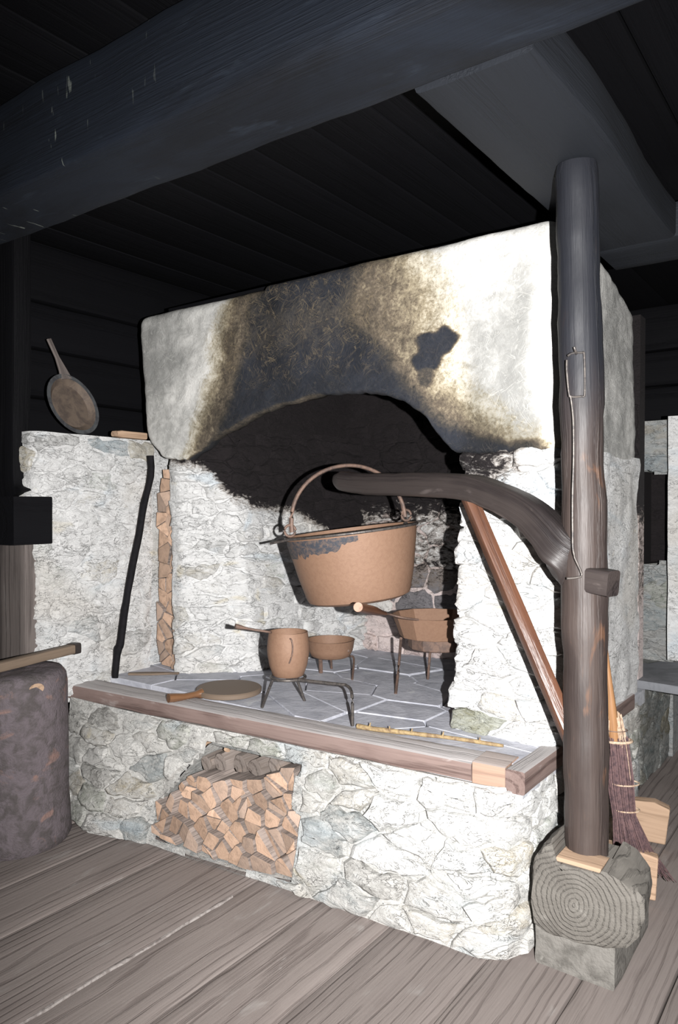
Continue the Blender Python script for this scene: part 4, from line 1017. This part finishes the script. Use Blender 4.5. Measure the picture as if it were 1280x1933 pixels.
# branch and sliver
bp = [at_z(675, 1371, 0.612), at_z(705, 1376, 0.612), at_z(775, 1384, 0.613), at_z(860, 1394, 0.613), at_z(950, 1408, 0.614)]
BR = tube('branch', bp, 0.010, M['stick'], None, 9, 6, wob=0.002, loc=tuple(bp[0]), rf=lambda t: 0.012 - 0.005 * t)
tag(BR, 'thin knobbly yellowish branch lying along the front edge of the hearth', 'branch')
for q, s_ in (((697, 1374), 1), ((735, 1380), -1), ((776, 1385), 1), ((835, 1391), 1), ((905, 1401), -1)):
    p = at_z(q[0], q[1], 0.614); V, Fc, G = loft(lerp_path(p, p + Vector((0.004, 0.004 * s_, 0.022)), 1), lambda i, t: circ(0.005 - 0.003 * i, 6))
    mesh('twig_stub', V, Fc, M['stick'], BR, gc=G)
a, b = at_z(243, 1272, 0.608), at_z(338, 1271, 0.608)
V, Fc, G = loft(lerp_path(a, b, 6), lambda i, t: rrect(0.020 + 0.03 * math.sin(math.pi * min(1, t + 0.12)), 0.012, 0.004, 1), wob=0.002)
tag(mesh('wood_sliver', V, Fc, M['dullwood'], None, tuple(a), 30, gc=G), 'thin flat sliver of wood on the hearth below the narrow log stack', 'wood')
a, b = at_x(216, 823, -3.50), at_x(272, 826, -3.50); a.z = b.z = 1.957
V, Fc, G = loft(lerp_path(a, b, 6), lambda i, t: rrect(0.06, 0.042 if i else 0.03, 0.012, 2), wob=0.003)
tag(mesh('firewood_piece', V, Fc, M['tan'], None, tuple(a), 30, gc=G), 'pale piece of firewood lying on top of the left rubble wall', 'firewood')
# poker
pk = [at_x(284, 860, -3.375), at_x(284, 900, -3.375), at_x(270, 960, -3.375), at_x(262, 1010, -3.375), at_x(248, 1080, -3.375), at_x(236, 1150, -3.375), at_x(227, 1215, -3.375), at_x(222, 1228, -3.375), at_x(217, 1270, -3.375)]
pk[-1].z = 0.606
tag(tube('fire_poker', pk, 0.02, M['black_iron'], None, 8, 5, wob=0.003, loc=tuple(pk[-1]), rf=lambda t: 0.022 + (0.004 if 0.82 < t < 0.9 else 0) - 0.004 * sm(t, 0.9, 1), ry=0.018, up=Vector((0, 1, 0))), 'long black iron poker standing against the left rubble wall', 'poker')

# ================================================================== HANGING PAN on the left
HPc = Vector((-3.60, 2.455, 2.108))
HP = thing('wall_pan', 'dusty grey round pan with upright handle leaning on top of the left rubble wall', 'pan', tuple(HPc))
nrm = Vector((0.93, 0.16, 0.33)).normalized(); u1 = nrm.cross(Vector((0, 0, 1))).normalized(); u2 = u1.cross(nrm).normalized()
if u2.z < 0: u2 = -u2
prof = [(0.0, -0.035), (0.12, -0.035), (0.13, -0.03), (0.158, 0.0), (0.178, 0.004), (0.178, 0.008), (0.155, 0.006), (0.126, -0.022), (0.0, -0.026)]
V, Fc, fm = [], [], []; m = len(prof)
for k in range(40):
    a = 6.2832 * k / 40
    for r_, h in prof: V.append(HPc + (u1 * math.cos(a) + u2 * math.sin(a)) * r_ + nrm * h)
for k in range(40):
    for i in range(m - 1):
        Fc.append((k * m + i, ((k + 1) % 40) * m + i, ((k + 1) % 40) * m + i + 1, k * m + i + 1)); fm.append(1 if i >= 6 else 0)
pan_gray = m_simple('dusty grey metal', (0.085, 0.09, 0.095), (0.05, 0.05, 0.055), 20, 0.7, 0.1)
pan_brown = m_simple('dusty brown metal', (0.15, 0.115, 0.09), (0.09, 0.07, 0.06), 14, 0.7, 0.1)
mesh('pan_bowl', V, Fc, None, HP, smooth=30, mats=[pan_gray, pan_brown], fm=fm)
h0 = HPc + u2 * 0.172; h9 = at_x(92, 640, -3.70)
V, Fc, G = loft([h0 - u2 * 0.02, h0 + (h9 - h0) * 0.15, h0 + (h9 - h0) * 0.5, h9], lambda i, t: rrect([0.085, 0.06, 0.03, 0.03][i], 0.014, 0.004, 1), up=nrm)
mesh('handle', V, Fc, M['graywood'], HP, smooth=30, gc=G)

# ================================================================== LEFT POST and black block
LP = thing('corner_post', 'square wooden post at the left edge, grey below and soot-black above, with a black block', 'post', (-3.62, 2.14, 0))
timber('lower_post', (-3.62, 2.145, 0.0), (-3.62, 2.145, 1.36), 0.25, 0.09, M['graywood'], LP, r=0.008, wob=0.004, up=Vector((0, 1, 0)))
# flared black upper post
pth = [(-3.68, 2.13, 1.56), (-3.70, 2.13, 1.62), (-3.715, 2.13, 1.70), (-3.715, 2.13, 1.9), (-3.70, 2.13, 2.3), (-3.70, 2.13, 3.06)]
V, Fc, G = loft(smooth_path(pth, 4), lambda i, t: rrect(0.40 - 0.10 * sm(t, 0, 0.2), 0.10, 0.015, 2), up=Vector((0, 1, 0)), wob=0.004)
tag(mesh('upper_post', V, Fc, M['black'], LP, smooth=40, gc=G), 'soot-black upper post')
tag(timber('beam_stub', (-3.57, 1.99, 1.475), (-3.57, 2.20, 1.475), 0.33, 0.24, M['black'], LP, r=0.008, wob=0.001), 'square black block gripping the post')
# ================================================================== CHOPPING BLOCK, left
CB = thing('chopping_block', 'tall rough bark-covered chopping block at the left edge', 'block', (-3.26, 1.925, 0))
ccx, ccy = -3.245, 1.905
V, Fc, C = [], [], []
rings = [(0.225, 0.0), (0.235, 0.02)] + [(0.232 - 0.012 * sm(k, 0, 5), 0.02 + 0.70 * k / 14) for k in range(1, 15)] + [(0.214, 0.765), (0.200, 0.785), (0.15, 0.79), (0.08, 0.79)]
for (r_, z_) in rings:
    for k in range(40):
        a = 6.2832 * k / 40
        rr = r_ * 1.035 * (1 + 0.025 * nz((math.cos(a), math.sin(a), z_ * 0.8), 1.6, 4) + 0.012 * nz((math.cos(a), math.sin(a), z_), 9, 2))
        V.append((ccx + rr * math.cos(a), ccy + rr * math.sin(a), z_ + (0.01 * nz((math.cos(a), math.sin(a), 0), 4) if z_ > 0.75 else 0)))
V.append((ccx, ccy, 0.79)); ci = len(V) - 1
for r_ in range(len(rings) - 1):
    for k in range(40): Fc.append((r_ * 40 + k, r_ * 40 + (k + 1) % 40, (r_ + 1) * 40 + (k + 1) % 40, (r_ + 1) * 40 + k))
for k in range(40): Fc.append(((len(rings) - 1) * 40 + k, (len(rings) - 1) * 40 + (k + 1) % 40, ci))
mesh('bark_trunk', V, Fc, M['bark'], CB, smooth=50)
p = at_depth(68, 1277, 3.30)
d_ = Vector((p.x - ccx, p.y - ccy, 0)).normalized()
q = Vector((ccx, ccy, 0.735)) + d_ * 0.2255
V, Fc, G = loft([q - d_ * 0.01, q + d_ * 0.002], lambda i, t: circ(0.034, 14, 0.024))
tag(mesh('cut_knot', V, Fc, M['tan'], CB, smooth=30, gc=G), 'pale cut knot near the top')
a, b = at_z(-60, 1272, 0.82), at_z(136, 1222, 0.83)
WB = thing('wooden_batten', 'dull brown wooden batten with darker end lying across the chopping block', 'wood', tuple(a.lerp(b, 0.5)))
a.z = 0.818; b.z = 0.822
timber('batten', a, b, 0.05, 0.045, M['dullwood'], WB, r=0.008, wob=0.003, seg=0.04)
timber('dark_end', b - (b - a).normalized() * 0.004, b + (b - a).normalized() * 0.035, 0.056, 0.055, M['post'], WB, r=0.010, wob=0.002, seg=0.02)

# ================================================================== BROOM and boards on the right
wedge_a = [(-0.98, 0.0), (-0.70, 0.0), (-0.70, 0.20), (-0.72, 0.215), (-0.98, 0.245)]
def slab_xz(name, pts, y0, y1, mat, lab):
    V = [(x_, y0, z_) for x_, z_ in pts] + [(x_ - 0.01, y1, z_) for x_, z_ in pts]; m = len(pts)
    Fc = [tuple(range(m)), tuple(reversed(range(m, 2 * m)))] + [((k + 1) % m, k, k + m, (k + 1) % m + m) for k in range(m)]
    G = [(x_ + 0.8, y0 - 3 if k < m else y1 - 3, z_) for k, (x_, z_) in enumerate(pts + pts)]
    # grain runs along x
    G = [(g[2], g[1], g[0]) for g in G]
    o = mesh(name, V, Fc, mat, None, (sum(p[0] for p in pts) / m, y0, 0), 20, gc=G)
    bv = o.modifiers.new('bevel', 'BEVEL'); bv.width = 0.006; bv.segments = 2
    return tag(o, lab, 'board')
def gx(px, py, y): v = at_y(px, py, y); return (v.x, max(0.0, v.z))
f1 = [gx(1120, 1700, 3.02), gx(1238, 1702, 3.02), gx(1243, 1622, 3.02), gx(1200, 1605, 3.02), gx(1120, 1588, 3.02)]
slab_xz('wood_board', f1, 3.02, 3.07, M['tan'], 'nearer pale board on edge, behind the log block under the broom')
f2 = [gx(1130, 1592, 3.56), gx(1256, 1596, 3.56), gx(1265, 1530, 3.56), gx(1235, 1515, 3.56), gx(1130, 1505, 3.56)]
slab_xz('wood_board', f2, 3.56, 3.62, M['tan'], 'farther pale board on edge, right of the broom bristles')
def bd(px, py, d=2.93): return at_depth(px, py, d)
BM = thing('besom_broom', 'twig broom with brown wooden handle leaning behind the round post', 'broom', tuple(bd(1195, 1590)))
tube('handle', [bd(1128, 1100), bd(1140, 1200), bd(1150, 1290), bd(1156, 1350), bd(1160, 1400)], 0.014, M['handle'], BM, 10, 4, rf=lambda t: 0.010 + 0.010 * sm(t, 0.3, 0.8))
rb = random.Random(3)
axis = [bd(1160, 1350), bd(1165, 1400), bd(1172, 1470), bd(1180, 1540), bd(1195, 1600), bd(1212, 1650)]
wid = [0.028, 0.046, 0.052, 0.045, 0.075, 0.105]
def bundle(name, mat, n, k0, k1, spread, lab=None):
    V, Fc = [], []
    for i in range(n):
        a, rr = rb.uniform(0, 6.2832), math.sqrt(rb.random()) * spread
        pts = []
        jx, jy = rb.uniform(-0.006, 0.006), rb.uniform(-0.006, 0.006)
        for k in range(k0, k1 + 1):
            end = k == k1
            c = axis[k] + RT * (math.cos(a) * rr * wid[k] + jx) + FW * (math.sin(a) * rr * wid[k] * 0.6 + jy)
            if end and k1 == 5: c = axis[4].lerp(c, rb.uniform(0.2, 1.15)) + RT * 0.02 * rb.random()
            if k == k0: c = c + (axis[k0] - axis[k0 + 1]) * rb.uniform(-0.25, 0.15)
            pts.append(c)
        v, f, _ = loft(pts, lambda i_, t: circ(0.0028 * (1 - 0.5 * t), 4), cap=False)
        o_ = len(V); V += v; Fc += [tuple(x_ + o_ for x_ in q) for q in f]
    o = mesh(name, V, Fc, mat, BM); o['kind'] = 'stuff'
    if lab: o['label'] = lab
bundle('bristles', M['twig'], 230, 1, 5, 1.0)
bundle('peeled_twigs', M['twig_pale'], 34, 0, 2, 1.05, 'pale peeled twigs round the neck')
for k, (px_, py_, w_, rr) in enumerate(((1164, 1378, 0.040, 0.002), (1168, 1398, 0.049, 0.0055), (1180, 1478, 0.052, 0.003), (1184, 1528, 0.046, 0.003))):
    c = bd(px_, py_)
    tube('binding', [c + RT * math.cos(a) * w_ * 1.05 + FW * math.sin(a) * w_ * 0.68 for a in (6.2832 * j / 20 for j in range(20))], rr, M['twig_pale'] if k else M['rust_dark'], BM, 6, 0, closed=True)
